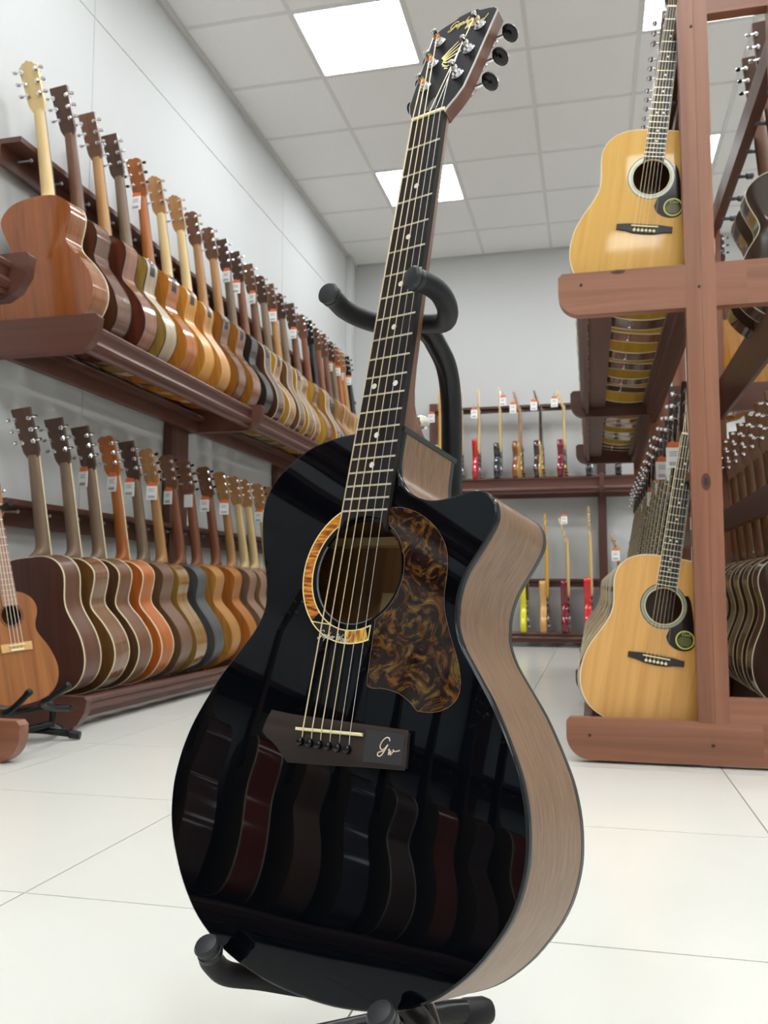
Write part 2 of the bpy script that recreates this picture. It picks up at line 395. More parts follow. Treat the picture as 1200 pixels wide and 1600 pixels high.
def acoustic(mw, shape, back, side, neck, label, group, head='square', headm=None, bind=None, backbind=True, buttons=None, preamp=False,
             topm=None, hole=True, near=True, fbbind=False, sx=1.0, front=False, d=(98, 110), tuner_m=None, board=None, frets=False, cut=False):
    """a rack guitar; mw places the saddle frame."""
    pts = OUT[shape]
    root = empty('acoustic_guitar', mw @ Matrix.Translation((0, -0.2, -0.06)))
    tag(root, label, 'guitar', group)
    d0, d1 = d
    K = (shape, d, hole)
    zb = lambda x, y: ZT-depth(y, d0, d1)
    def P(nm, me, m, par=root, lab=None):
        o = obj(nm, me, m, par, lab)
        if par is root: o.location = ROOT_OFF
        if sx != 1.0 and par is root and nm in ('back', 'side', 'top', 'binding', 'electronics_panel', 'sound_hole_rosette', 'end_pin'): o.scale = (sx, 1, 1)
        return o
    P('side', cm(('side',)+K, lambda: side_mesh(pts, lambda x, y: ZT, zb, 0, 2)), side)
    P('back', cm(('back',)+K, lambda: back_mesh(pts, d0, d1)), back)
    P('top', cm(('top',)+K, lambda: top_mesh(pts, 50.0 if hole else 3.0, 9.0 if hole else 3.0)), topm or TOPM)
    if bind:
        P('binding', cm(('bindf',)+K, lambda: strip_mesh(pts, lambda x, y: ZT+0.3, lambda x, y: ZT-5, 0.8)), bind)
        if backbind: P('binding', cm(('bindb',)+K, lambda: strip_mesh(pts, lambda x, y: zb(x, y)-0.3, lambda x, y: zb(x, y)+5, 0.8)), bind)
    P('neck', cm('neck', neck_mesh), neck)
    P('fretboard', cm('fretboard', fb_mesh), board or ROSEW)
    if fbbind:
        for s in (-1, 1):
            P('fretboard_binding', cm('fbb%d' % s, lambda: MB().prism([(s*(fb_w(186)/2-0.2), 186), (s*(fb_w(650)/2-0.2), 650), (s*(fb_w(650)/2+1.0), 650), (s*(fb_w(186)/2+1.0), 186)], ZT+0.5, 0.4)), CREAM)
    P('headstock', cm('head_'+head, lambda: head_mesh(head)), headm or neck)
    P('nut', cm('nut', lambda: MB().box(-21.5, 21.5, 650, 655, -7, 1.5)), BONE)
    tm = tuner_m or CHROME
    for u, v in TP:
        tu = P('tuner', cm('tuner%d_%d_%d' % (u, v, near), lambda: tuner_mesh(u, v, full=False)), tm)
        bo = obj('tuner_button', cm('tbut%d_%d' % (u, v), lambda: button_mesh(u, v, 14, 1.35, False)), buttons or tm, tu)
    P('end_pin', cm(('pin',)+K, lambda: MB().lathe([(4, -1), (4, 4), (7, 6), (7, 9), (4, 11)], lambda x, y, h: (x, pts[0][1]-h, ZT-depth(-200, d0, d1)/2+y), 10)), tm)
    if preamp:
        # control panel let into the bass side of the upper bout
        idx = [i for i, q in enumerate(pts) if q[0] < -100 and 175 < q[1] < 258]
        sub = [pts[i] for i in idx]
        def pa():
            mb = MB(); a = []
            for off, za, zb_ in ((1.2, 0, 0),):
                o_ = [Vector(q) for q in sub]
                out = offset(pts, 1.4); o2 = [out[i] for i in idx]
                zc = ZT-depth(215, d0, d1)*0.5
                r = [[(x, y, zc+21) for x, y in sub], [(x, y, zc+19) for x, y in o2], [(x, y, zc-19) for x, y in o2], [(x, y, zc-21) for x, y in sub]]
                mb.loft(r, False, False)
            return mb
        pn = P('electronics_panel', cm(('preamp',)+K, pa), BLKPANEL, root, 'dark grey control panel')
        def kn():
            out = offset(pts, 2.2); mb = MB(); zc = ZT-depth(215, d0, d1)*0.5
            for q in range(4):
                i = idx[1+q*max(1, (len(idx)-2)//4)]; x, y = out[i]
                mb.ell((x, y, zc-8+q % 2*12), 3, 3, 3.5, 8, 5)
            return mb
        obj('control_knob', cm(('knobs',)+K, kn), CHROME, pn)
    return root
BLKPANEL = mat('preamp_panel', (48, 48, 52), 0.4)
TOPM = wood((196, 150, 84), (214, 170, 100), 'y', 0.3, 0.3)

# ------------------------------------------------------------------ black guitar in the foreground
GR = [[0.91564, 0.10328, -0.3885], [-0.40166, 0.19587, -0.8946], [-0.0163, 0.97518, 0.22083]]; GT = (-0.22905, 0.75401, 0.3494)
MW = Matrix(((*GR[0], GT[0]), (*GR[1], GT[1]), (*GR[2], GT[2]), (0, 0, 0, 1)))
main = empty('acoustic_guitar', MW @ Matrix.Translation((0, -0.2, -0.06)))
tag(main, 'glossy black cutaway acoustic guitar with tortoiseshell pickguard on a black stand in front', 'guitar')
def P(nm, mb, m, par=main, label=None):
    if isinstance(mb, MB): mb = mm(mb).mesh(nm)
    o = obj(nm, mb, m, par, label)
    if par is main: o.location = ROOT_OFF
    return o
m = bpy.data.materials.new('gloss_black'); m.use_nodes = True; nt = m.node_tree; p = nt.nodes['Principled BSDF']
p.inputs['Base Color'].default_value = lin((4, 6, 10)); p.inputs['Roughness'].default_value = 0.015; p.inputs['IOR'].default_value = 1.5; p.inputs['Specular IOR Level'].default_value = 0.30; p.inputs['Specular Tint'].default_value = (0.85, 0.93, 1, 1)
tc = nt.nodes.new('ShaderNodeTexCoord'); n_ = nt.nodes.new('ShaderNodeTexNoise'); n_.inputs['Scale'].default_value = 9; n_.inputs['Detail'].default_value = 1
b_ = nt.nodes.new('ShaderNodeBump'); b_.inputs['Strength'].default_value = 0.05; b_.inputs['Distance'].default_value = 0.004
nt.links.new(tc.outputs['Object'], n_.inputs['Vector']); nt.links.new(n_.outputs['Fac'], b_.inputs['Height']); nt.links.new(b_.outputs['Normal'], p.inputs['Normal'])
GLOSSBLACK = m
SIDEW = wood((106, 79, 58), (140, 108, 80), 'pore', 0.33, 0.0, 1.0, 'main')
INNER = wood((120, 84, 52), (156, 112, 70), 'y', 0.7)
pts = OUT['main']; d0, d1 = 92, 108
zb = lambda x, y: ZT-depth(y, d0, d1)
def DZ(x, y):
    dy = (y-20)*(1.0 if y < 20 else 0.4)
    return 3.1 - (x*x+dy*dy)/10000
zt = lambda x, y: ZT+DZ(x, y)
tm_ = top_mesh(offset(pts, -1.6), 50.0, 0, ZT, 14); tm_.v = [(x, y, z+DZ(x, y)) for x, y, z in tm_.v]
P('top', tm_, GLOSSBLACK)
# black binding with rolled edge, dark purfling line beside it
a0, a1, a2, a3 = offset(pts, -1.6), offset(pts, -0.5), offset(pts, 0.15), offset(pts, 0.3)
P('binding', MB().loft([[(x, y, zt(x, y)) for x, y in a0], [(x, y, zt(x, y)-0.35) for x, y in a1], [(x, y, zt(x, y)-1.2) for x, y in a2], [(x, y, zt(x, y)-2.2) for x, y in a3], [(x, y, zt(x, y)-6.0) for x, y in a3], [(x, y, zt(x, y)-6.3) for x, y in offset(pts, -1)]], False), mat('gloss_binding', (14, 16, 19), 0.12, spec=0.35))
P('purfling', strip_mesh(pts, lambda x, y: zt(x, y)-6.0, lambda x, y: zt(x, y)-7.2, 0.12), mat('purfling_grey', (58, 66, 68), 0.4))
P('side', side_mesh(pts, lambda x, y: zt(x, y)-5, zb, 0, 3), SIDEW)
P('binding', strip_mesh(pts, lambda x, y: zb(x, y)-0.2, lambda x, y: zb(x, y)+5, 0.3), mat('back_binding', (36, 42, 39), 0.35))
# cutaway corner trims beside the neck
P('corner_trim', MB().box(27.2, 28.3, 285, 289.6, -102, -6.5).box(20, 28.4, 289.2, 290.4, -102, -6.5), mat('back_binding', (36, 42, 39)))
P('back', back_mesh(pts, d0, d1, 5.0), wood((120, 84, 60), (160, 118, 86), 'y', 0.35))
P('lining', MB().loft([[(x, y, ZT-4) for x, y in offset(pts, -4)], [(x, y, zb(x, y)+2) for x, y in offset(pts, -4)]], False), INNER)
P('back_lining', back_mesh(offset(pts, -3), d0, d1, 0, inner=2.5), INNER)
P('back_brace', MB().box(-120, 120, 194, 203, -97, -86), wood((205, 168, 112), (222, 190, 136), 'x', 0.7))
P('neck_block', MB().box(-32, 22, 250, 286, -92, -11), INNER)
# kerfed lining teeth round the back edge
kb = MB(); inn = offset(pts, -4.5); inn2 = offset(pts, -10)
for i in range(0, len(pts)):
    x, y = inn[i]; x2, y2 = inn2[i]
    if x < -20 and y < 240:
        a, b = Vector((x, y)), Vector(inn[(i+1) % len(pts)]); dd = (b-a)
        for q in (0.05, 0.55):
            s0, s1 = a+dd*q, a+dd*(q+0.38)
            zz = zb(x, y)+3
            o2 = Vector((x2-x, y2-y))
            kb.add([(s0.x, s0.y, zz), (s1.x, s1.y, zz), (s1.x+o2.x, s1.y+o2.y, zz), (s0.x+o2.x, s0.y+o2.y, zz), (s0.x, s0.y, zz+14), (s1.x, s1.y, zz+14), (s1.x+o2.x*.3, s1.y+o2.y*.3, zz+14), (s0.x+o2.x*.3, s0.y+o2.y*.3, zz+14)],
                   [(0,1,2,3),(4,5,6,7),(0,1,5,4),(1,2,6,5),(2,3,7,6),(3,0,4,7)])
ko = P('kerfed_lining', kb, INNER); ko['kind'] = 'stuff'
lab_in = P('paper_label', MB().box(-42, 28, 118, 176, -101.5, -101), mat('label_paper', (206, 176, 120), 0.8))
# rosette: black ring, flamed wood arc, black name segment, gold end segment
def arc_pts(r0, r1, t0, t1, n=24):
    a = [(HOLE[0]+r1*math.cos(math.radians(t0+(t1-t0)*i/n)), HOLE[1]+r1*math.sin(math.radians(t0+(t1-t0)*i/n))) for i in range(n+1)]
    b = [(HOLE[0]+r0*math.cos(math.radians(t1-(t1-t0)*i/n)), HOLE[1]+r0*math.sin(math.radians(t1-(t1-t0)*i/n))) for i in range(n+1)]
    return a+b
ZR = ZT+0.1     # lies on the dome around the hole
DM_ = lambda x, y, z: (x, y, z+DZ(x, y))
def flat(ptsl, h=0.25, z=ZR): return MB().prism(ptsl, z-0.6, z+h, DM_)
m = bpy.data.materials.new('flamed_koa'); m.use_nodes = True; nt = m.node_tree; p = nt.nodes['Principled BSDF']
tc = nt.nodes.new('ShaderNodeTexCoord'); mp = nt.nodes.new('ShaderNodeMapping'); mp.inputs['Scale'].default_value = (60, 420, 60); mp.inputs['Rotation'].default_value = (0, 0, 0.25)
n_ = nt.nodes.new('ShaderNodeTexNoise'); n_.inputs['Scale'].default_value = 1; n_.inputs['Detail'].default_value = 3
cr_ = nt.nodes.new('ShaderNodeValToRGB'); cr_.color_ramp.elements[0].position = 0.38; cr_.color_ramp.elements[1].position = 0.62
cr_.color_ramp.elements[0].color = lin((112, 48, 22)); cr_.color_ramp.elements[1].color = lin((226, 146, 48))
nt.links.new(tc.outputs['Object'], mp.inputs['Vector']); nt.links.new(mp.outputs['Vector'], n_.inputs['Vector']); nt.links.new(n_.outputs['Fac'], cr_.inputs['Fac']); nt.links.new(cr_.outputs['Color'], p.inputs['Base Color'])
p.inputs['Roughness'].default_value = 0.12
KOA = m
m2 = m.copy(); m2.name = 'gold_burl'; q = m2.node_tree.nodes
for n in q:
    if n.type == 'MAPPING': n.inputs['Scale'].default_value = (500, 60, 60); n.inputs['Rotation'].default_value = (0, 0, 0.9)
    if n.type == 'VALTORGB': n.color_ramp.elements[0].color = lin((140, 76, 20)); n.color_ramp.elements[1].color = lin((238, 186, 72))
LINE = mat('cream_line', (236, 216, 150), 0.3)
TEXTW = mat('silver_ink', (220, 214, 196), 0.35)
seg1 = arc_pts(56, 67, 117, 227)
seg1 = arc_pts(56, 67, 118, 224)
P('rosette_arc', flat(arc_pts(56.2, 66.6, 116, 226)), KOA, main, 'flamed orange wood arc')
lx = MB().prism(arc_pts(66.6, 68, 114, 229), ZR-0.6, ZR+0.3, DM_); lx.prism(arc_pts(55, 56.2, 119, 247), ZR-0.6, ZR+0.3, DM_)
P('rosette_line', lx, LINE)
def polar(r, t): return (HOLE[0]+r*math.cos(math.radians(t)), HOLE[1]+r*math.sin(math.radians(t)))
blk = [polar(68, 226), polar(67.6, 231), polar(67.5, 238), polar(67.5, 245), polar(67.5, 252), polar(67.5, 260), polar(67.5, 268.5), polar(55.6, 267), polar(55.6, 260), polar(55.6, 253), polar(55.6, 247)]
P('name_segment', flat(blk), mat('black_inlay', (36, 33, 31), 0.25), main, 'black rosette segment with script name')
P('rosette_end', flat(arc_pts(56.2, 67, 269, 291)), m2, main, 'golden burl rosette segment')
l2 = MB()
for a_, b_ in ((blk[0], blk[-1]), (blk[6], blk[7]), (polar(67.6, 291.5), polar(55.6, 297))):
    l2.tube([DM_(a_[0], a_[1], ZR+0.2), DM_(b_[0], b_[1], ZR+0.2)], 0.55, 6)
l2.prism(arc_pts(67, 68.2, 226, 292), ZR-0.6, ZR+0.3, DM_); l2.prism(arc_pts(55.2, 56.2, 247, 296), ZR-0.6, ZR+0.3, DM_)
P('rosette_line', l2, LINE)
P('hole_edge', MB().prism(arc_pts(49.4, 50.2, 150, 300), ZR-2, ZR-0.15, DM_), mat('grey_edge', (120, 122, 124), 0.4))
# pickguard
PG = [(26.4,207.7),(41.3,207.3),(61.7,200.6),(80.4,187.9),(92.8,172.5),(98.6,156.4),(99.6,140),(99.6,126.0),(103.1,110),(111.3,90.9),(121,71.4),(126.6,53.5),(125.5,40.8),(117.5,31.7),(104.2,26.6),(89.5,26.0),(86,27.5),(78.6,33.2),(66.0,39),(51.8,41.2),(37.8,40.8),(32.5,42.2),(31.0,46),(30.4,64),(30,97.8)]
arcp = [polar(53.3, t) for t in range(-57, 62, 6)]
PGs = [(x, y) for x, y, _ in cat_rom([(x, y, 0) for x, y in PG], 3)] + arcp
m = bpy.data.materials.new('tortoiseshell'); m.use_nodes = True; nt = m.node_tree; p = nt.nodes['Principled BSDF']
tc = nt.nodes.new('ShaderNodeTexCoord')
n1 = nt.nodes.new('ShaderNodeTexNoise'); n1.inputs['Scale'].default_value = 60; n1.inputs['Detail'].default_value = 4; n1.inputs['Distortion'].default_value = 1.2
n2 = nt.nodes.new('ShaderNodeTexNoise'); n2.inputs['Scale'].default_value = 38; n2.inputs['Detail'].default_value = 6; n2.inputs['Distortion'].default_value = 3.2; n2.inputs['Roughness'].default_value = 0.6
cr1 = nt.nodes.new('ShaderNodeValToRGB'); e = cr1.color_ramp.elements
e[0].position = 0.43; e[0].color = lin((22, 16, 18)); e[1].position = 0.74; e[1].color = lin((128, 104, 48))
k_ = e.new(0.5); k_.color = lin((50, 30, 18)); k_ = e.new(0.57); k_.color = lin((82, 60, 26))
cr2 = nt.nodes.new('ShaderNodeValToRGB'); e = cr2.color_ramp.elements
e[0].position = 0.42; e[0].color = (1, 1, 1, 1); e[1].position = 0.62; e[1].color = lin((228, 178, 140))
mx = nt.nodes.new('ShaderNodeMix'); mx.data_type = 'RGBA'; mx.blend_type = 'MULTIPLY'; mx.inputs['Factor'].default_value = 1
nt.links.new(tc.outputs['Object'], n1.inputs['Vector']); nt.links.new(tc.outputs['Object'], n2.inputs['Vector'])
nt.links.new(n2.outputs['Fac'], cr1.inputs['Fac']); nt.links.new(n1.outputs['Fac'], cr2.inputs['Fac'])
nt.links.new(cr1.outputs['Color'], mx.inputs['A']); nt.links.new(cr2.outputs['Color'], mx.inputs['B']); nt.links.new(mx.outputs['Result'], p.inputs['Base Color'])
p.inputs['Roughness'].default_value = 0.05
TORT = m
ZP = ZT+0.6
pgr = [[(x, y, ZT+DZ(x, y)-0.4) for x, y in PGs]]
for k in range(8):
    t = k/8; pgr.append([(x+(80-x)*t, y+(120-y)*t, ZT+DZ(x+(80-x)*t, y+(120-y)*t)+0.75) for x, y in PGs])
pgm = MB().loft(pgr, False); o_ = 8*len(PGs); pgm.v.append((80, 120, ZT+DZ(80, 120)+0.75))
for i in range(len(PGs)): pgm.f.append((o_+i, o_+(i+1) % len(PGs), len(pgm.v)-1))
pgo = P('pickguard', pgm, TORT, main, 'brown and gold tortoiseshell pickguard')
po = offset(PGs, 0.7)
P('pickguard_edge', MB().loft([[(x, y, ZT+DZ(x, y)-0.4) for x, y in po], [(x, y, ZT+DZ(x, y)+0.7) for x, y in po], [(x, y, ZT+DZ(x, y)+0.8) for x, y in offset(PGs, -0.1)]], False), mat('pg_edge', (112, 92, 72), 0.3), pgo)
# neck, fretboard
NECKM = wood((96, 64, 46), (130, 90, 64), 'y', 0.4)
P('neck', neck_mesh(42.6, 52.1, 90), NECKM)
P('fretboard', fb_mesh(42.6, 52.1, 184), spec(wood((26, 22, 23), (44, 37, 36), 'y', 0.55, 0, 2.0), 0.2))
P('fretboard_binding', MB().prism([(-fb_w(185, 42.6, 52.1)/2-0.5, 185), (-fb_w(185, 42.6, 52.1)/2+0.3, 185), (-fb_w(650, 42.6, 52.1)/2+0.3, 650), (-fb_w(650, 42.6, 52.1)/2-0.5, 650)], -6.9, 0.15), CREAM, main, 'cream edge of fretboard')
me_fr = MB()
rr = [[(x, 1.15*math.cos(math.pi*k/6), 1.1*math.sin(math.pi*k/6)) for k in range(7)] for x in (-22, 22)]
me_fr.loft(rr, True); me_fr = mm(me_fr).mesh('fret')
for n in range(1, 21):
    y = fret_y(n); o = P('fret', me_fr, FRETM); w = fb_w(y, 42.6, 52.1); o.scale = ((w-0.4)/44, 1, 1); o.location = (0, y/1000+0.2, 0.06)
me_dot = mm(MB().lathe([(3.0, -0.5), (3.0, 0.15), (0.1, 0.16)], lambda x, y, h: (x, y, h), 16)).mesh('position_dot')
for n, xs in ((3, (0,)), (5, (0,)), (7, (0,)), (9, (0,)), (12, (-13, 13)), (15, (0,)), (17, (0,))):
    for x in xs:
        o = P('position_dot', me_dot, PEARL); o.location = (x/1000, (fret_y(n)+fret_y(n-1))/2000+0.2, 0.06)
P('nut', MB().loft([[(-21.3, 650, -7), (21.3, 650, -7), (21.3, 654.5, -7), (-21.3, 654.5, -7)], [(-21.3, 650, 0.8), (21.3, 650, 0.8), (21.3, 654.5, 0.3), (-21.3, 654.5, 0.3)], [(-20.5, 650.8, 1.7), (20.5, 650.8, 1.7), (20.5, 654, 1.0), (-20.5, 654, 1.0)]]), BONE)
# headstock
HEADSIDE = wood((92, 62, 52), (122, 86, 72), 'y', 0.3)
hs = P('headstock', head_mesh('main', 15), HEADSIDE)
P('head_veneer', veneer_mesh('main'), mat('head_black', (17, 16, 20), 0.5, spec=0.06), main, 'black headstock face')
hb = MB(); hp = HEADS['main']; ho = offset(hp, 0.5)
hb.loft([[HP(x*0.985, y, 0.85) for x, y in hp], [HP(x, y, 0.6) for x, y in ho], [HP(x, y, -1.0) for x, y in ho]], False)
P('head_edge', hb, mat('head_edge', (196, 190, 184), 0.3))
for u, v in TP:
    tu = P('tuner', tuner_mesh(u, v, 15), CHROME)
    bo = P('tuner_button', button_mesh(u, v, 15, 1.28), BLACKBTN, tu, 'black tuner button')
P('truss_cover', MB().prism([(-7, 6), (7, 6), (4, 24), (0, 27), (-4, 24)], 0.8, 1.5, HP), mat('truss_black', (26, 26, 30), 0.2))
# lettering drawn as pen strokes
GLY = {
 'G': ([[(.78,.82),(.66,1.0),(.4,1.0),(.16,.72),(.1,.38),(.28,.16),(.55,.24),(.72,.56),(.6,.1),(.42,-.28),(.16,-.3),(.1,-.12),(.3,.0),(.62,.12)]], .82),
 'o': ([[(.36,.44),(.2,.5),(.06,.28),(.16,.02),(.36,.12),(.38,.38),(.26,.5),(.5,.42)]], .5),
 'p': ([[(.1,.5),(.0,-.42)], [(.07,.25),(.24,.5),(.4,.34),(.3,.04),(.1,.08)]], .48),
 'h': ([[(.2,1.0),(.05,.0)], [(.09,.24),(.26,.48),(.36,.36),(.32,.02),(.46,.1)]], .48),
 'e': ([[(.08,.22),(.34,.3),(.28,.5),(.1,.38),(.08,.1),(.24,.0),(.42,.14)]], .42),
 'r': ([[(.12,.5),(.06,.0)], [(.09,.28),(.22,.48),(.36,.44)]], .38),
 'W': ([[(.0,.86),(.12,1.0),(.18,.5),(.22,.02),(.48,.8),(.54,.02),(.8,.7),(.98,1.08)]], .86),
 'd': ([[(.36,.42),(.2,.5),(.06,.26),(.16,.02),(.34,.14)], [(.52,1.05),(.38,.2),(.44,.02)]], .52),
 'w': ([[(.0,.44),(.1,.5),(.14,.04),(.3,.4),(.34,.04),(.54,.36),(.5,.52),(.66,.4),(.95,.46),(1.2,.56)]], 1.0)}
def write(text, x0, y0, size, rad, shear=0.25, rot=0.0, plane=None, z=0.3):
    mb = MB(); x = 0
    for ch in text:
        if ch == ' ': x += 0.3; continue
        st, adv = GLY[ch]
        for s_ in st:
            c = cat_rom([((x+a+b*shear)*size, b*size, 0) for a, b in s_], 4)
            out = []
            for a, b, _ in c:
                X = x0+a*math.cos(rot)-b*math.sin(rot); Y = y0+a*math.sin(rot)+b*math.cos(rot)
                out.append(plane(X, Y, z) if plane else (X, Y, z))
            mb.tube(out, rad, 5)
        x += adv
    return mb
GOLD = mat('gold_inlay', (232, 208, 128), 0.3, 0.2)
P('name_inlay', write('Gopher', -22, 158, 11.5, 0.65, 0.25, 0.0, HP, 0.9), GOLD, main, 'gold script name')
P('name_inlay', write('Wood', 2, 146, 11.5, 0.65, 0.25, 0.0, HP, 0.9), GOLD, main, 'gold script name')
em = MB()
def quadstrip(pp, w0, w1):
    n = len(pp); L = []; Rr = []
    for i, q in enumerate(pp):
        a = Vector(pp[max(i-1, 0)]); b = Vector(pp[min(i+1, n-1)]); t = (b-a).normalized(); w = (w0+(w1-w0)*i/(n-1))/2
        L.append((q[0]-t.y*w, q[1]+t.x*w)); Rr.append((q[0]+t.y*w, q[1]-t.x*w))
    em.prism(Rr+L[::-1], 0.8, 1.15, HP)
for pl in ([(-13, 104), (-6, 114), (2, 125)], [(-11, 101), (-3, 110), (6, 119)], [(-10, 98), (0, 105), (9, 112)], [(-8, 95), (2, 99), (12, 103)]): quadstrip(pl, 2.6, 0.7)
for pl in ([(-14, 104), (-9, 97), (-10, 90), (-4, 84)], [(-10, 94), (-4, 90), (2, 92), (8, 88)], [(-8, 86), (-1, 82), (5, 84)], [(-4, 80), (1, 77)]): quadstrip(pl, 2.0, 1.1)
P('emblem_inlay', em, GOLD, main, 'gold feathered emblem inlay')
P('name_print', write('Gopher Wood', -35.5, 83, 6.6, 0.32, 0.25, -0.12, DM_, ZR+0.3), TEXTW)
# bridge
BR = [(-73,8.5),(-76.5,0),(-78.7,-9.5),(-73,-13),(-65,-16.2),(-58.7,-19.5),(-50,-26),(-43,-31.5),(-12.5,-29.2),(18.9,-26.4),(46,-23.8),(85.7,-21.3),(84,7.6),(40.3,7.2),(2.5,7.2),(-46.1,7.0)][::-1]
BRW = spec(wood((38, 32, 31), (58, 49, 46), 'x', 0.5, 0, 1.5), 0.25)
bo_ = offset(BR, -2.2)
P('bridge', MB().loft([[(x, y, ZT+0.5) for x, y in BR], [(x, y, ZT+5.2) for x, y in BR], [(x, y, ZT+7.6) for x, y in bo_]], True), BRW)
MONO = mat('cream_inlay', (232, 212, 184), 0.35)
bpl = P('bridge_panel', MB().prism([(42.5, -21.6), (83.3, -19.4), (82.2, 5.6), (41.6, 5.3)], ZT+7.4, ZT+7.9), mat('bridge_grey', (54, 54, 57), 0.3), main, 'grey end panel of bridge with script letters')
P('monogram', write('G', 56.5, -11, 12.0, 0.5, 0.2, -0.02, None, ZT+8.1), MONO, bpl); P('monogram', write('w', 67, -13, 9.5, 0.45, 0.2, 0.0, None, ZT+8.1), MONO, bpl)
P('saddle', MB().loft([[(-38, -4.5, 0), (38.6, -1.2, 0), (38.6, 1.8, 0), (-38, -1.5, 0)], [(-38, -4.4, 3.0), (38.6, -1.1, 3.0), (38.6, 1.7, 3.0), (-38, -1.6, 3.0)], [(-37, -3.6, 4), (37.8, -0.3, 4), (37.8, 1.0, 4), (-37, -2.3, 4)]]), BONE)
PINX = [-29.5, -18.2, -7.3, 3.6, 14.5, 25.6]
me_pin = mm(MB().lathe([(1.5, -6), (2.4, -1), (2.6, 0), (3.7, 1.6), (4.0, 3.2), (3.4, 5), (1.8, 6.2), (0.2, 6.5)], lambda x, y, h: (x, y, h), 16)).mesh('bridge_pin')
for x in PINX:
    o = P('bridge_pin', me_pin, BLACKBTN); o.location = (x/1000, -0.0138+0.2, 0.0+0.06)
SX = [-27.1+10.85*i for i in range(6)]; NX = [-18+7.25*i for i in range(6)]
POST = {0: (-21.5, 55), 1: (-24, 97), 2: (-27, 138), 3: (27, 138), 4: (24, 97), 5: (21.5, 55)}
for i in range(6):
    r_ = (0.7, 0.62, 0.55, 0.48, 0.34, 0.32)[i]; u, v = POST[i]; e_ = 2.4*(-1 if u > 0 else 1)
    sy_ = -2.2+3.0*(i/5)
    path = [(PINX[i], -9.8, 1.2), (SX[i]-0.4, sy_-1.5, 3.8), (SX[i], sy_, 4.2+r_), (NX[i], 650, 1.9+r_), (NX[i]*1.02, 654.5, 1.3+r_), HP(u+e_, v-1, 12)]
    sm = STRINGB if i < 4 else STRINGS
    so = P('string', MB().tube(path, r_, 6), sm)
    wr = [HP(u+3.5*math.cos(t*0.9)*(-1 if u > 0 else 1), v+3.5*math.sin(t*0.9), 12-t*0.12) for t in range(30)]
    P('string_winding', MB().tube(wr, r_*0.9, 5), mat('copper_string', (214, 140, 90), 0.3, 0.8) if i < 3 else sm, so)
# strap button on the treble side of the heel
sb = MB(); c0 = Vector((4, 309, -54)); ax = Vector((0.72, 0.2, 0.25)).normalized(); e1 = ax.cross(Vector((0, 1, 0))).normalized(); e2 = ax.cross(e1)
sb.lathe([(8.5, 0), (8.5, 2), (4.2, 4), (3.8, 9), (7.2, 12), (8.0, 14), (6.5, 16.5), (0.3, 17)], lambda x, y, h: tuple(c0 + e1*x + e2*y + ax*h), 16)
P('strap_button', sb, mat('silver', (215, 210, 200), 0.25, 1.0))

# ------------------------------------------------------------------ stand under the black guitar
def gw(x, y, z): return MW @ Vector((x/1000, y/1000, z/1000))
st = empty('guitar_stand', Matrix.Translation((-0.2, 0.9, 0.0)))
tag(st, 'black tubular guitar stand with padded neck yoke holding the black guitar', 'stand')
STI = Matrix.Translation((0.2, -0.9, 0))
def SP(nm, path, rad, m, n=14, par=None, label=None, round_=True):
    p_ = [STI @ Vector(q) for q in path]
    if round_: p_ = [Vector(q) for q in cat_rom([tuple(q) for q in p_], 6)]
    rr_ = rad
    return obj(nm, MB().tube(p_, rr_, n), m, par or st, label)
colp = [gw(-6, 426, -44), gw(0, 420, -60), (-0.157, 0.897, 0.737), (-0.148, 0.912, 0.715), (-0.145, 0.925, 0.68), (-0.146, 0.934, 0.62), (-0.149, 0.938, 0.5), (-0.165, 0.935, 0.25), (-0.185, 0.93, 0.05)]
SP('column', colp, 0.0115, BLKPAINT, 18)
FOAM = mat('black_foam', (22, 23, 26), 0.5, spec=0.3, bump=0.1, bscale=500)
ra = SP('yoke_arm', [gw(-4, 424, -42), gw(16, 419, -40), gw(40, 412, -30), gw(57, 411, -8), gw(62, 415, 14), gw(57, 418, 30), gw(52, 417, 42)], 0.0104, FOAM, 16)
la = SP('yoke_arm', [gw(-4, 424, -42), gw(-26, 425, -40), gw(-44, 423, -26), gw(-53, 421, -4), gw(-57, 421, 16), gw(-56, 422, 30), gw(-54, 422, 42)], 0.0104, FOAM, 16)
CAPM = mat('cap_rubber', (34, 36, 39), 0.38, spec=0.4)
def cap(par, a, b, r):
    a, b = STI @ a, STI @ b; d_ = (b-a)
    pts_ = [a - d_*0.25, a - d_*0.2, a + d_*0.15, a + d_*0.2, a + d_*0.7, a + d_*0.92, a + d_]
    return obj('end_cap', MB().tube(pts_, [r, r*1.04, r*1.04, r*0.96, r*1.08, r*0.9, r*0.3], 18), CAPM, par)
cap(ra, gw(52.5, 417, 40), gw(50, 416.5, 50), 0.0108); cap(la, gw(-54.3, 422, 40), gw(-53, 422, 50), 0.0108)
hubp = gw(8, -236, -128)
for s, cap_p in ((-1, gw(-89, -197, 13)), (1, gw(105, -194, 13))):
    x = 8+97*s
    pr = SP('lower_prong', [gw(8, -222, -136), gw(8+30*s, -230, -128), gw(8+66*s, -236, -104), gw(8+92*s, -231, -60), gw(8+102*s, -226, -24), gw(8+101*s, -214, -2), gw(x, -203, 10)], 0.0105, FOAM, 14)
    cap(pr, gw(x, -204, 8), gw(x-1*s, -195, 17), 0.0108)
SP('yoke_bracket', [gw(8, -222, -136), (-0.175, 0.932, 0.16)], 0.016, BLKPAINT, 14, round_=False)
fa = SP('base_leg', [(-0.42, 0.775, 0.022), (-0.30, 0.845, 0.03), (-0.185, 0.925, 0.032), (-0.138, 0.972, 0.022)], 0.0125, BLKPAINT, 14)
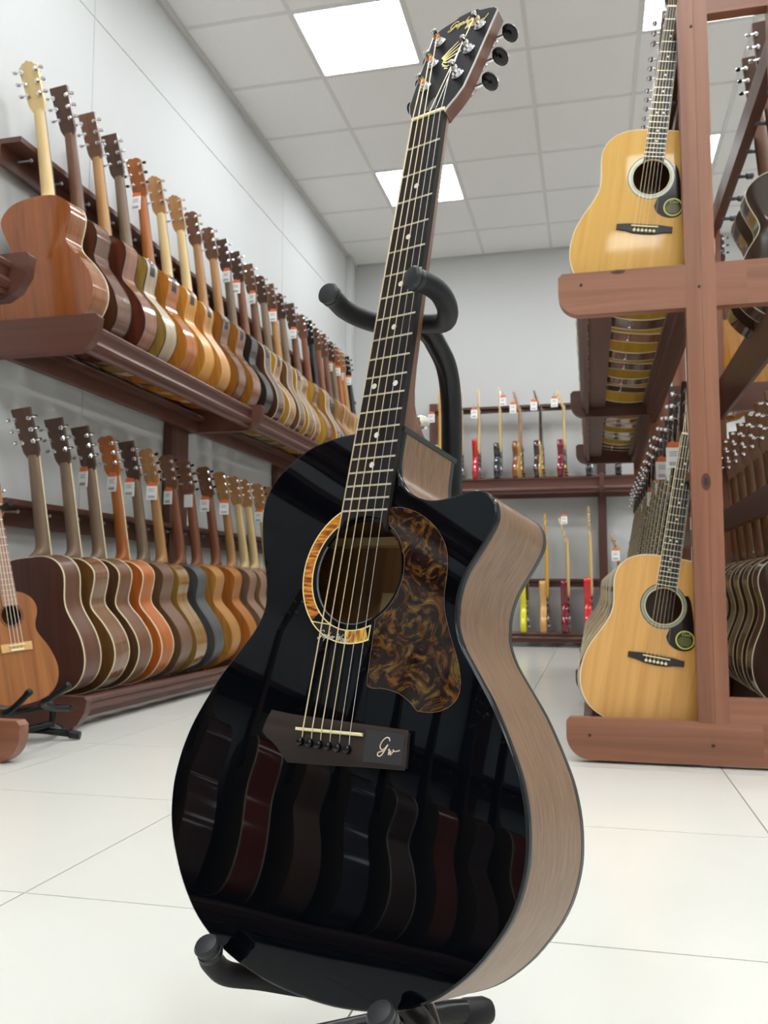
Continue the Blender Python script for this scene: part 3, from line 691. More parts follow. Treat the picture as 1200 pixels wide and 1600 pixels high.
fb_ = SP('base_leg', [(-0.185, 0.925, 0.06), (-0.155, 0.85, 0.05), (-0.14, 0.76, 0.03), (-0.13, 0.66, 0.016)], 0.0115, BLKPAINT, 14)
for par, a, b in ((fa, Vector((-0.145, 0.966, 0.0215)), Vector((-0.117, 0.99, 0.0165))), (fa, Vector((-0.415, 0.778, 0.0215)), Vector((-0.45, 0.757, 0.0165))), (fb_, Vector((-0.131, 0.68, 0.018)), Vector((-0.127, 0.63, 0.0165)))):
    a, b = STI @ a, STI @ b
    obj('rubber_foot', MB().tube([a, a.lerp(b, 0.15), a.lerp(b, 0.8), b], [0.0128, 0.0148, 0.0148, 0.012], 16), RUBBER, par)

# ------------------------------------------------------------------ wooden racks
RW = dict(rail=(78, 47, 42), )
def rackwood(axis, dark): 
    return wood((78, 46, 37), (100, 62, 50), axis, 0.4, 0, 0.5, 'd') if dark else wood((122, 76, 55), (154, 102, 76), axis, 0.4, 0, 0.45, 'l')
def board_with_round(x0, x1, z0, z1, r, ch=False):
    """end board outline in (u, z): free end at x1 with its lower corner rounded."""
    p_ = [(x0, z0), (x1-r, z0)]
    if ch: p_ += [(x1-r*0.45, z0+r*0.3), (x1-r*0.1, z0+r*0.85)]
    else: p_ += [(x1-r+r*math.sin(math.radians(a)), z0+r-r*math.cos(math.radians(a))) for a in range(10, 91, 10)]
    p_ += [(x1, z1-0.012), (x1-0.012, z1), (x0, z1)]
    return p_
class Rack:
    """u: away from the rack's spine, v: along it, z: up; to(u,v,z) gives the world point."""
    def __init__(s, root, to, dark, axis_v):
        s.root = root; s.to = to; s.dark = dark; s.av = axis_v; s.inv = root.matrix_world.inverted()
        s.ax_u = 'x' if axis_v == 'y' else 'y'
    def put(s, nm, mb, axis, m=None, par=None):
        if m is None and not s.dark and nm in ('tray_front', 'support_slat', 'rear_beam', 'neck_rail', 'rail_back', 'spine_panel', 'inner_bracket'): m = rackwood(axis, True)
        mb.v = [tuple(s.inv @ Vector(s.to(*v))) for v in mb.v]
        return obj(nm, mb, m or rackwood(axis, s.dark), par or s.root)
    def bx(s, nm, u0, u1, v0, v1, z0, z1, axis, m=None, par=None):
        return s.put(nm, MB().box(u0, u1, v0, v1, z0, z1), axis, m, par)
    def bracket(s, u0, u1, v0, v1, z0, z1, r=0.06, ch=False):
        p_ = board_with_round(u0, u1, z0, z1, r, ch); mb = MB()
        n = len(p_); vs = [(a, v0, b) for a, b in p_] + [(a, v1, b) for a, b in p_]
        mb.add(vs, [tuple(range(n)), tuple(range(2*n-1, n-1, -1))] + [(i, n+i, n+(i+1) % n, (i+1) % n) for i in range(n)])
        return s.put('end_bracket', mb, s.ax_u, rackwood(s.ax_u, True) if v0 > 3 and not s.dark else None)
    def tray(s, v0, v1, T, B, uf, ub, slat, rear=0.07, front=0.07):
        """front moulding, felted support slats and rear beam between two brackets."""
        v = s.av
        f_ = [(uf-0.028, B+0.012), (uf-0.012, B+0.012), (uf-0.012, B+0.03), (uf+0.002, B+0.036), (uf+0.006, B+0.048), (uf, B+0.06), (uf-0.008, B+0.066), (uf-0.008, T-0.05), (uf-0.004, T-0.036), (uf+0.004, T-0.03), (uf+0.006, T-0.018), (uf, T-0.01), (uf-0.02, T-0.008), (uf-0.028, T-0.016)]
        n = len(f_); mb = MB(); vs = [(a, v0, b) for a, b in f_] + [(a, v1, b) for a, b in f_]
        mb.add(vs, [tuple(range(n)), tuple(range(2*n-1, n-1, -1))] + [(i, n+i, n+(i+1) % n, (i+1) % n) for i in range(n)])
        s.put('tray_front', mb, v)
        for a, b in ((uf-0.03-front, uf-0.03), (ub+0.03, ub+0.03+rear)):
            sl = s.bx('support_slat', a, b, v0, v1, slat-0.022, slat-0.004, v)
            s.bx('felt_strip', a, b, v0+0.002, v1-0.002, slat-0.004, slat, v, FELT, sl)
        s.bx('rear_beam', ub, ub+0.03, v0, v1, B, T-0.02, v)
    def rail(s, v0, v1, u0, u1, z, pegs, peg_u=0.03, drop=0.07):
        s.bx('neck_rail', u0, u1, v0, v1, z-0.02, z, s.av)
        s.bx('rail_back', u0+0.005, u0+0.022, v0, v1, z-0.02-drop, z-0.02, s.av)
        for q in pegs:
            mb = MB().tube([(u0+0.022, q, z-0.04), (u1-0.03, q, z-0.04), (u1-0.027, q, z-0.04), (u1-0.022, q, z-0.04)], [0.004, 0.004, 0.008, 0.005], 10)
            s.put('rail_peg', mb, s.av, mat('peg_grey', (150, 150, 152), 0.4))

rmat_l = lambda loc: Matrix.Translation(loc)
# left wall rack
LR = empty('guitar_rack', rmat_l((-2.05, 2.63, 0)))
tag(LR, 'long dark brown two-tier wooden rack along the left wall, full of guitars', 'rack')
toL = lambda u, v, z: (XW+u, v, z)
RL = Rack(LR, toL, True, 'y')
LV = [2.619, 4.16, 5.70, 7.24]
for k, v in enumerate(LV):
    RL.bracket(0.02, 0.462, v, v+0.035, 1.292, 1.425, 0.075, True)
    RL.bracket(0.02, 0.462, v, v+0.035, 0.0, 0.114, 0.075, True)
    if k: RL.bx('post', 0.008, 0.05, v-0.19, v-0.001, 0.0, 2.1, 'z')
for a, b in zip(LV[:-1], LV[1:]):
    for T, B, sl in ((1.42, 1.292, 1.372), (0.112, 0.02, 0.068)):
        RL.tray(a+0.035, b, T, B, 0.402, 0.07, sl, 0.035, 0.02)
    RL.rail(a, b, 0.02, 0.125, 2.105, [a+0.1+0.19*i for i in range(8)])
    RL.rail(a, b, 0.02, 0.125, 0.79, [a+0.1+0.19*i for i in range(8)])
# nearer rack at the left edge
NR = empty('guitar_rack', rmat_l((-2.05, 0.7, 0)))
tag(NR, 'brown wooden rack end at the left picture edge, nearest the camera', 'rack')
RN = Rack(NR, toL, True, 'y')
NV = [-2.36, -0.82, 0.72, 2.225]
for k, v in enumerate(NV):
    RN.bracket(0.02, 0.468, v, v+0.035, 1.345, 1.49, 0.085, True)
    RN.dark = k < 3
    RN.bracket(0.02, 0.468 if k < 3 else 0.585, v if k < 3 else 2.10, v+0.035 if k < 3 else 2.14, 0.0, 0.09 if k < 3 else 0.115, 0.075, k < 3); RN.dark = True
    RN.bx('post', 0.008, 0.05, v-0.12, v-0.001, 0.0, 2.1, 'z')
for a, b in zip(NV[:-1], NV[1:]):
    for T, B, sl in ((1.475, 1.35, 1.42), (0.088, 0.015, 0.05)): RN.tray(a+0.035, b, T, B, 0.402, 0.07, sl)
    RN.rail(a, b, 0.02, 0.125, 2.15, [a+0.1+0.19*i for i in range(8)]); RN.rail(a, b, 0.02, 0.125, 0.77, [a+0.1+0.19*i for i in range(8)])
# back wall rack
BK = empty('guitar_rack', rmat_l((-0.4, 7.5, 0)))
tag(BK, 'brown two-tier rack of electric guitars along the grey back wall', 'rack')
toB = lambda u, v, z: (v, YB-u, z)
RB = Rack(BK, toB, True, 'x')
BV = [-1.36, 0.085, 1.53, 2.9]
for v in BV:
    RB.bracket(0.02, 0.40, v, v+0.035, 1.255, 1.42, 0.07); RB.bracket(0.02, 0.40, v, v+0.035, 0.0, 0.13, 0.07)
    RB.bx('post', 0.06, 0.11, v-0.015, v+0.055, 0, 2.12, 'z'); 
for a, b in zip(BV[:-1], BV[1:]):
    for T, B, sl in ((1.415, 1.255, 1.385), (0.13, 0.025, 0.105)): RB.tray(a+0.035, b, T, B, 0.37, 0.07, sl)
    RB.rail(a, b, 0.10, 0.165, 2.06, [a+0.09+0.18*i for i in range(8)], drop=0.03); RB.rail(a, b, 0.10, 0.165, 0.56, [a+0.09+0.18*i for i in range(8)], drop=0.05)
# free-standing double-sided rack on the right
RR = empty('guitar_rack', rmat_l((0.434, 2.5, 0)))
tag(RR, 'reddish brown free-standing double-sided wooden rack with upright post on the right', 'rack')
XM = 0.434
toRl = lambda u, v, z: (XM-u, v, z); toRr = lambda u, v, z: (XM+u, v, z)
RV = [2.491, 4.02, 5.54]
sides = [Rack(RR, toRl, False, 'y'), Rack(RR, toRr, False, 'y')]
for k, v in enumerate(RV):
    for s_ in sides:
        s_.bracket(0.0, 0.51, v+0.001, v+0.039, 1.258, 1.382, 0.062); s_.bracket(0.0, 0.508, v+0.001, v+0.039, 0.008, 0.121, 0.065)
        # upright: rounded outer shoulder
        # two glued boards, the outer one with a rounded shoulder
        for p_ in ([(0.1185, 0.117), (0.161, 0.118), (0.161, 2.155)] + [(0.161-0.035+0.035*math.cos(math.radians(a)), 2.155+0.035*math.sin(math.radians(a))) for a in range(15, 91, 15)] + [(0.1185, 2.19)], [(0.081, 0.117), (0.118, 0.117), (0.118, 2.19), (0.081, 2.19)]):
            n = len(p_); mb = MB().add([(a, v, b) for a, b in p_]+[(a, v+0.04, b) for a, b in p_], [tuple(range(n)), tuple(range(2*n-1, n-1, -1))]+[(i, n+i, n+(i+1) % n, (i+1) % n) for i in range(n)])
            s_.put('post_board', mb, 'z')
        if k == 0 and s_ is sides[0]:
            for uu, zz, a_, b_ in ((0.123, 0.767, 0.0125, 0.024), (0.342, 1.376, 0.02, 0.006)):
                s_.put('wood_knot', MB().lathe([(1.0, 0.0), (1.0, 0.0006), (0.6, 0.0008)], lambda x, y, h: (uu+x*a_, v+0.0004-h, zz+y*b_), 20), 'x', mat('knot', (86, 46, 36), 0.5))
                s_.put('wood_knot', MB().lathe([(0.5, 0.0), (0.5, 0.0012), (0.2, 0.0014)], lambda x, y, h: (uu+x*a_, v+0.0004-h, zz+y*b_), 16), 'x', mat('knot_core', (52, 28, 26), 0.4))
        if k == 0:
            for uu, zz in ((0.155-0.03, 2.08), (0.125, 1.315), (0.125, 0.06), (0.445, 1.345), (0.445, 0.075)):
                s_.put('screw_hole', MB().lathe([(0.004, 0.0), (0.004, 0.003)], lambda x, y, h: (uu+x, v-h+0.0005, zz+y), 10), 'y', mat('screw_dark', (40, 26, 22), 0.6))
    sides[0].bx('top_bar', -0.081, 0.081, v+0.001, v+0.039, 2.113, 2.19, 'x'); sides[0].bx('lower_crossbar', -0.081, 0.081, v+0.001, v+0.039, 0.121, 0.185, 'x')
for a, b in zip(RV[:-1], RV[1:]):
    for s_ in sides:
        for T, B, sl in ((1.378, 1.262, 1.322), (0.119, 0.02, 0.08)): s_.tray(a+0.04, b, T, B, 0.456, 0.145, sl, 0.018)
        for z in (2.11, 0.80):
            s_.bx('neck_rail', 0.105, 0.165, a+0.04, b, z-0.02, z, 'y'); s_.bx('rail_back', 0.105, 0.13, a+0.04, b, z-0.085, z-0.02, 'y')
            for i in range(8):
                q = 2.70+0.197*(i+(8 if a > 3 else 0)) if z < 1 else 2.66+0.197*(i+(8 if a > 3 else 0))
                if q > b-0.03: continue
                s_.put('rail_peg', MB().tube([(0.13, q, z-0.05), (0.175, q, z-0.05), (0.18, q, z-0.05), (0.2, q, z-0.05), (0.205, q, z-0.05)], [0.007, 0.007, 0.013, 0.013, 0.008], 10), 'y', mat('peg_dark', (88, 88, 94), 0.5))
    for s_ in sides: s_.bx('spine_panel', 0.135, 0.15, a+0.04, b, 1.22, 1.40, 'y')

# ------------------------------------------------------------------ rows of guitars on the left racks
def wd(c, k=0.8, rough=0.3, coat=0.0, axis='y'):
    return wood(tuple(int(v*k) for v in c), c, axis, rough, coat)
def wside(c, k=0.82, rough=0.3, coat=0.0): return wood(tuple(int(v*k) for v in c), c, 'side', rough, coat, 0.6)
def lean_frame(joint, lean, tilt, face):
    """frame whose heel joint (0,287,-60 mm) sits at joint; lean moves the head along x, tilt along y; face +1: front towards +Y."""
    y = Vector((lean, tilt, 1)).normalized(); z = Vector((0, face, 0)); z = (z - y*z.dot(y)).normalized(); x = y.cross(z)
    R_ = frame(x, y, z, (0, 0, 0)); t = Vector(joint) - (R_ @ Vector((0, 0.287, -0.06)))
    return frame(x, y, z, t)
TAGN = 0
me_card = MB().box(-0.0245, 0.0245, -0.001, 0.001, -0.075, -0.012).mesh('card')
me_head = MB().prism([(-0.022, -0.014), (0.0225, -0.012), (0.02, 0.008), (0.008, 0.004), (-0.004, 0.01), (-0.018, 0.003)], -0.0016, -0.0006).mesh('tag_header')
me_head.transform(Matrix.Rotation(math.pi/2, 4, 'X'))
mbb = MB()
for i in range(9): mbb.box(-0.016+0.0036*i, -0.016+0.0036*i+(0.0012, 0.002)[i % 2], -0.0016, -0.001, -0.068, -0.056)
me_bar = mbb.mesh('barcode')
mbb = MB()
for i in range(3): mbb.box(-0.015, 0.015-0.006*(i % 2), -0.0015, -0.001, -0.026-0.006*i, -0.0245-0.006*i)
me_txt = mbb.mesh('price_lines')
me_loop = MB().tube([(0, 0, -0.012), (0.002, 0.004, 0.006), (0, 0.012, 0.03), (-0.002, 0.01, 0.036), (-0.002, 0.003, 0.008), (0, 0.0, -0.012)], 0.0006, 5).mesh('tag_string')
def price_tag(pos, rz, label, sc=1.0, back=False):
    t = empty('price_tag', Matrix.Translation(pos) @ Matrix.Rotation(rz, 4, 'Z') @ Matrix.Scale(sc, 4))
    tag(t, label, 'price tag', 'price tags hanging from the guitars')
    obj('card', me_card, WHITEP, t); obj('tag_string', me_loop, INKP, t)
    if not back:
        obj('tag_header', me_head, ORANGEP, t, 'orange printed header'); obj('barcode', me_bar, INKP, t); obj('price_lines', me_txt, INKP, t)
    return t
ORD = ['first', 'second', 'third', 'fourth', 'fifth', 'sixth', 'seventh', 'eighth', 'ninth', 'tenth', 'eleventh', 'twelfth', 'thirteenth', 'fourteenth', 'fifteenth', 'sixteenth', 'seventeenth', 'eighteenth', 'nineteenth', 'twentieth', 'twenty-first', 'twenty-second', 'twenty-third', 'twenty-fourth']
BLOND = wd((226, 196, 140), 0.92, 0.4); TAN = wd((190, 140, 88), 0.88, 0.4); TAUPE = wd((134, 110, 88), 0.88, 0.4); BROWN = wd((124, 84, 60), 0.85, 0.4); ORNECK = wd((178, 104, 48), 0.85, 0.35); REDN = wd((140, 84, 56), 0.85, 0.4)
DKN = wd((84, 60, 48), 0.8, 0.4); BLKN = mat('black_neck', (26, 26, 28), 0.3)
HEADDK = wd((88, 62, 48), 0.85, 0.35)
def bodym(c, gloss): return wd(c, 0.78, 0.12 if gloss else 0.34, 0.6 if gloss else 0.0), wside(c, 0.82, 0.14 if gloss else 0.36, 0.6 if gloss else 0.0)
# colour of back, colour of side, gloss, shape, neck, headstock kind, headstock material, binding, black buttons, electronics, tag, words
U = [
 ((158,88,42),(164,108,72),1,'audi',BLOND,'taylor',BLOND,CREAM,0,0,0,'mahogany-backed acoustic guitar with pale blond neck'),
 ((92,56,38),(120,82,64),1,'om',BROWN,'square',HEADDK,BLACKBIND,0,0,0,'dark walnut glossy acoustic guitar with brown neck'),
 ((98,48,34),(164,112,90),1,'audi',TAN,'square',BROWN,BLACKBIND,0,0,0,'dark red-brown acoustic guitar with tan neck'),
 ((168,132,62),(196,176,150),0,'audi',TAUPE,'square',HEADDK,BLACKBIND,0,1,0,'golden-backed acoustic guitar with silvery beige side and control panel'),
 ((190,118,44),(196,116,62),1,'audi',ORNECK,'round',ORNECK,None,1,1,1,'orange glossy acoustic guitar with orange neck and black tuners'),
 ((204,138,52),(224,162,80),0,'audi',BLOND,'taylor',TAN,None,0,1,0,'light orange satin acoustic guitar with blond neck'),
 ((200,134,56),(214,158,92),0,'om',BLOND,'taylor',TAN,None,0,1,0,'honey satin acoustic guitar with blond neck'),
 ((158,100,40),(142,98,74),1,'audi',TAN,'round',BROWN,BLACKBIND,0,1,0,'amber-backed acoustic guitar with brown side'),
 ((172,112,44),(150,104,80),1,'audi',TAN,'round',BROWN,None,0,1,0,'amber acoustic guitar with brown glossy side and panel'),
 ((44,42,40),(64,62,62),1,'audi',TAUPE,'square',HEADDK,BLACKBIND,0,0,1,'black glossy acoustic guitar with taupe neck'),
 ((92,58,46),(108,74,60),1,'dread',REDN,'square',HEADDK,CREAM,0,1,1,'dark brown acoustic guitar with cream binding and red-brown neck'),
 ((190,146,66),(190,146,104),1,'audi',BROWN,'square',BROWN,CREAM,0,1,1,'golden-backed acoustic guitar with cream binding and panel'),
 ((112,76,56),(124,90,66),1,'dread',TAUPE,'round',HEADDK,CREAM,0,0,0,'walnut acoustic guitar with broad cream binding'),
 ((176,134,52),(152,112,74),1,'dread',TAN,'square',BROWN,CREAM,0,1,1,'olive-gold acoustic guitar with cream binding and panel'),
 ((168,116,58),(160,112,74),1,'om',TAUPE,'round',HEADDK,CREAM,0,0,0,'brown-gold acoustic guitar with thin cream binding'),
 ((188,146,60),(154,104,70),1,'audi',BROWN,'square',HEADDK,BLACKBIND,0,0,1,'gold-backed acoustic guitar with dark edge'),
 ((176,128,58),(164,118,70),1,'dread',REDN,'round',BROWN,CREAM,0,0,0,'honey-brown acoustic guitar with red-brown neck'),
 ((40,42,46),(58,60,66),1,'om',BLKN,'square',BLKN,BLACKBIND,1,0,0,'black acoustic guitar with black neck and headstock'),
 ((184,128,64),(172,118,70),0,'audi',REDN,'round',BROWN,None,0,0,0,'tan acoustic guitar with red-brown neck, far end'),
 ((188,134,72),(180,128,78),0,'audi',BROWN,'square',BROWN,CREAM,0,0,0,'tan acoustic guitar with brown square headstock, far end'),
 ((190,140,78),(180,130,80),0,'om',TAUPE,'round',HEADDK,None,0,0,1,'honey acoustic guitar with taupe neck, far end'),
 ((204,150,84),(196,144,84),0,'om',ORNECK,'round',ORNECK,CREAM,0,0,1,'pale orange acoustic guitar with orange neck, far end'),
 ((214,164,100),(204,152,92),0,'om',TAN,'taylor',TAN,CREAM,0,0,1,'light tan acoustic guitar with tan headstock, far end'),
 ((44,44,48),(60,60,64),1,'om',BLKN,'square',BLKN,BLACKBIND,1,0,1,'black acoustic guitar ending the row, by the corner')]
UY = [2.59,2.769,2.964,3.137,3.335,3.517,3.724,3.909,4.111,4.298,4.481,4.679,4.861,5.033,5.194,5.426,5.65,5.819,5.982,6.167,6.347,6.503,6.66,6.83]
def put_left(row, i, spec, hy, zj, where, group, xj=-1.918):
    if row == 'u' and i == 0: xj = -1.93
    back, side, gl, shape, neck, head, headm, bind, blk, pre, tg, words = spec
    bm_, sm_ = bodym(back, gl); sm_ = bodym(side, gl)[1]
    y = hy*0.993 + 0.115
    mw = lean_frame((xj, y, zj), -0.105, -0.085, 1)
    far = y > 5.2
    g = acoustic(mw, shape, bm_, sm_, neck, words + where, group, head, headm, bind, not (row == 'u' and i == 0), BLACKBTN if blk else None, bool(pre), None if bind is CREAM and not (row == 'u' and i == 0) else bm_, False, True, bind is CREAM and row == 'l', 1.0 if (row == 'u' and i == 0) else 0.93)
    if tg:
        hp_ = mw @ Vector((-0.012 if i % 2 else 0.006, 0.655, -0.047))
        price_tag(hp_, random.uniform(-0.3, 0.35), 'white price tag with orange header on ' + ORD[i] + ' guitar of the ' + ('upper' if row == 'u' else 'lower') + ' left row', 1.0, tg == 2)
    return g
for i, (sp_, hy) in enumerate(zip(U, UY)):
    put_left('u', i, sp_, hy, 1.882, ', ' + ORD[i] + ' in upper left row', 'acoustic guitars on the upper left rack')
DM = (82, 46, 36)
L = [
 ((86,48,36),(112,74,58),0,'dread',TAUPE,'square',HEADDK,CREAM,0,0,0,'dark mahogany acoustic guitar with cream binding'),
 ((104,70,40),(134,92,62),1,'audi',TAUPE,'square',HEADDK,CREAM,0,0,0,'walnut acoustic guitar with glossy side and cream binding'),
 ((84,54,38),(126,86,60),0,'audi',TAUPE,'square',HEADDK,CREAM,0,0,1,'brown acoustic guitar with cream binding'),
 ((176,92,34),(196,112,54),0,'audi',ORNECK,'round',ORNECK,CREAM,0,0,1,'orange mahogany acoustic guitar with cream binding'),
 ((100,72,52),(132,98,78),0,'audi',TAUPE,'square',HEADDK,None,0,0,1,'plain dark brown satin acoustic guitar'),
 ((150,116,54),(160,122,70),1,'om',TAN,'round',TAN,None,1,0,1,'olive-gold glossy acoustic guitar with black tuners'),
 ((72,74,74),(92,94,94),0,'om',REDN,'round',BROWN,None,1,0,1,'grey-black satin acoustic guitar with brown neck'),
 ((182,122,48),(194,136,72),0,'audi',REDN,'round',BROWN,None,1,0,2,'honey-orange satin acoustic guitar'),
 ((168,98,36),(184,116,52),0,'audi',REDN,'round',BROWN,None,1,0,1,'amber-orange satin acoustic guitar'),
 ((124,94,72),(150,116,90),0,'audi',TAN,'round',TAN,None,0,0,1,'taupe-brown satin acoustic guitar'),
 ((130,100,76),(154,120,94),0,'om',BLOND,'round',TAN,None,0,0,0,'pale brown satin acoustic guitar with blond neck'),
 ((140,106,78),(160,124,94),0,'om',BLOND,'round',TAN,None,0,0,0,'light brown acoustic guitar with blond neck'),
 ((140,106,78),(160,124,94),0,'om',BLOND,'round',TAN,None,1,0,1,'light brown acoustic guitar with tan head'),
 ((150,110,78),(160,124,94),0,'om',TAN,'round',TAN,None,1,0,1,'tan acoustic guitar half hidden by the black guitar')]
LY = [2.615,2.81,2.985,3.17,3.344,3.513,3.705,3.887,4.116,4.325,4.508,4.66,4.879,5.05]
for i, (sp_, hy) in enumerate(zip(L, LY)):
    put_left('l', i, sp_, hy, 0.586, ', ' + ORD[i] + ' in lower left row', 'acoustic guitars on the lower left rack')
# guitars on the nearer rack: seen only mirrored in the black top
NRC = [((150,60,46),(178,74,58),1), ((90,60,50),(124,88,76),1), ((160,76,54),(184,92,66),1), ((104,70,58),(140,104,88),0), ((80,70,70),(108,98,100),1), ((130,88,64),(160,120,92),0)]
NTOP = wood((120, 102, 70), (142, 120, 84), 'y', 0.4)
for i in range(15):
    b_, s_, gl = NRC[i % 6]; y = -1.0+0.2*i
    acoustic(lean_frame((-1.918, y, 0.56), -0.105, -0.03, 1), ('dread', 'audi')[i % 2], bodym(b_, gl)[0], bodym(s_, gl)[1], BROWN,
             'dark acoustic guitar on the nearer rack, ' + ORD[i] + ' mirrored in the black guitar', 'acoustic guitars on the nearer rack', 'square', HEADDK, CREAM if i % 3 == 0 else None, topm=NTOP, hole=False, sx=0.93)

# ------------------------------------------------------------------ natural guitars on the right rack
def extras(root, S_=645, frets_single=True, sticker=True):
    """front dress of a natural dreadnought: rosette, pickguard, bridge, pins, strings, frets, sticker."""
    def Q(nm, me, m, par=root, label=None, loc=None):
        o = obj(nm, me, m, par, label)
        if par is root: o.location = ROOT_OFF if loc is None else (loc[0], loc[1]+0.2, loc[2]+0.06)
        return o
    zr = ZT+3.0
    Q('rosette', cm('ros1', lambda: MB().prism(arc_pts(54.5, 63, 0, 359.5, 60), zr-0.9, zr+0.2)), mat('abalone', (176, 182, 160), 0.2, 0.2, var=0.6, vscale=300))
    Q('rosette_line', cm('ros2', lambda: MB().prism(arc_pts(63, 65, 0, 359.5, 60), zr-0.9, zr+0.25).prism(arc_pts(50.2, 51, 0, 359.5, 60), zr-0.9, zr+0.25).prism(arc_pts(53.4, 54.6, 0, 359.5, 60), zr-0.9, zr+0.25)), BLACKBIND)
    Q('rosette_line', cm('ros3', lambda: MB().prism(arc_pts(51, 53.4, 0, 359.5, 60), zr-0.9, zr+0.2)), CREAM)
    pg = [polar(64.8, t) for t in range(42, -77, -6)][::-1]
    pgp = [(18, 62), (26, 46), (44, 34), (66, 30), (86, 36), (98, 52), (100, 72), (94, 92), (86, 116), (80, 140), (72, 168), (62, 186)]
    po_ = Q('pickguard', cm('dpg', lambda: MB().prism([(x, y) for x, y, _ in cat_rom([(x, y, 0) for x, y in pgp], 3)] + [polar(65, t) for t in range(36, -76, -8)], ZT-0.2, ZT+3.7)), mat('dark_tortoise', (30, 22, 22), 0.1, var=0.0))
    if sticker:
        c = (70, 62)
        circ = lambda r: [(c[0]+r*math.cos(2*math.pi*k/36), c[1]+r*math.sin(2*math.pi*k/36)) for k in range(36)]
        so_ = obj('round_sticker', cm('stk', lambda: MB().prism(circ(26), ZT+3.7, ZT+4.0)), mat('sticker_yellow', (214, 210, 96), 0.4), po_, 'round black sticker with yellow-green rim')
        def ink():
            return MB().prism(circ(22.5), ZT+4.0, ZT+4.15)
        obj('sticker_face', cm('stkf', ink), mat('sticker_black', (26, 28, 22), 0.35), po_)
        def lines():
            mb = MB()
            for i in range(6):
                w = (13, 17, 18.5, 18, 16, 12)[i]; y = c[1]+6-4.2*i
                mb.box(c[0]-w, c[0]+w, y-0.7, y+0.7, ZT+4.15, ZT+4.25)
            return mb
        obj('sticker_print', cm('stkl', lines), mat('sticker_ink', (150, 150, 80), 0.5), po_)
        if 'word' not in CACHE:
            cu = bpy.data.curves.new('word', 'FONT'); cu.body = 'Cort'; cu.size = 12; cu.shear = 0.3; cu.align_x = 'CENTER'; cu.extrude = 0.05
            to = bpy.data.objects.new('word', cu); COL.objects.link(to)
            dg = bpy.context.evaluated_depsgraph_get(); me = bpy.data.meshes.new_from_object(to.evaluated_get(dg)); bpy.data.objects.remove(to)
            me.transform(Matrix.Scale(0.001, 4) @ Matrix.Translation((c[0], c[1]+11, ZT+4.22))); me.materials.clear(); me.materials.append(None)
            CACHE['word'] = me
        obj('sticker_word', CACHE['word'], mat('sticker_yellow', (214, 210, 96)), po_)
    bp = [(-77, 3), (-77, -13), (-50, -16), (-30, -21), (0, -22.5), (30, -21), (50, -16), (77, -13), (77, 3), (45, 6.5), (-45, 6.5)]
    Q('bridge', cm('dbr', lambda: MB().loft([[(x, y, ZT-0.5) for x, y in bp], [(x, y, ZT+4.5) for x, y in bp], [(x*0.985, y*0.93, ZT+7.5) for x, y in bp]])), EBONY)
    Q('saddle', cm('dsd', lambda: MB().box(-37, 37, -1.6, 1.6, 0, 3.6)), BONE)
    for i in range(6):
        x = -27+10.8*i
        Q('bridge_pin', cm('dpin', lambda: MB().lathe([(2.4, -2), (2.5, 0), (4.2, 1.5), (4.2, 3.5), (2.5, 5.2), (0.2, 5.6)], lambda x, y, h: (x, y, h), 10)), BONE, loc=(x/1000, -0.0135, 0.0005))
        u, v = POST[i]; e_ = 2.4*(-1 if u > 0 else 1)
        Q('string', cm('dstr%d' % i, lambda: MB().tube([(x, -11, 1), (x, 0, 4.2), (-18+7.2*i, 650, 2.2), HP(u+e_, v, 11)], (0.7, 0.6, 0.55, 0.5, 0.4, 0.4)[i], 5)), STRINGB if i < 4 else STRINGS)
    for n in range(1, 21):
        y = fret_y(n, 650)
        o = Q('fret', me_fr, FRETM, loc=(0, y/1000, 0)); o.scale = (fb_w(y)/44, 1, 1)
    for n, xs in ((3, (0,)), (5, (0,)), (7, (0,)), (9, (0,)), (12, (-9, 9)), (15, (0,)), (17, (0,))):
        for x in xs: Q('position_dot', me_dot, PEARL, loc=(x/1000, (fret_y(n)+fret_y(n-1))/2000, 0))
SPRUCE = wood((204, 152, 62), (219, 172, 82), 'y', 0.55, 0.35)
SPRUCE2 = wood((200, 144, 68), (218, 166, 92), 'y', 0.5, 0.5)
RU = [[0.98808, 0.15273, 0.01946], [0.01955, 0.0009, -0.99981], [-0.15272, 0.98827, -0.00209]]; TU = (0.17244, 2.56, 1.53074)
RLo = [[0.98169, 0.17147, 0.08302], [0.06837, 0.08967, -0.99362], [-0.17782, 0.9811, 0.0763]]; TL = (0.17474, 2.567, 0.28429)
def mat4(R_, t, s=1.0): return Matrix(((*[v*s for v in R_[0]], t[0]), (*[v*s for v in R_[1]], t[1]), (*[v*s for v in R_[2]], t[2]), (0, 0, 0, 1)))
HEADB = mat('head_gloss_dark', (50, 30, 26), 0.2)
g = acoustic(mat4(RU, TU, 1.031), 'dread', wd((110, 70, 46)), wside((120, 80, 54), 0.8, 0.15, 0.5), REDN, 'natural spruce-top dreadnought guitar facing front on the upper right rack tier', 'natural guitars heading the right rack', 'square', HEADB, CREAM, True, None, False, SPRUCE, True, fbbind=True, board=EBONY)
extras(g)
g = acoustic(mat4(RLo, TL, 0.998), 'dread', wd((110, 70, 46)), wside((120, 80, 54), 0.8, 0.15, 0.5), REDN, 'natural spruce-top dreadnought guitar facing front on the lower right rack tier', 'natural guitars heading the right rack', 'square', HEADB, CREAM, True, None, False, SPRUCE2, True, fbbind=True, board=EBONY)
extras(g)
def dress(root):
    """strings and frets of the guitars behind, joined: only slivers show."""
    o = obj('strings', cm('jstr', lambda: joined_strings()), STRINGB, root, loc=ROOT_OFF); o['kind'] = 'stuff'
    o = obj('frets', cm('jfr', lambda: joined_frets()), FRETM, root, loc=ROOT_OFF); o['kind'] = 'stuff'
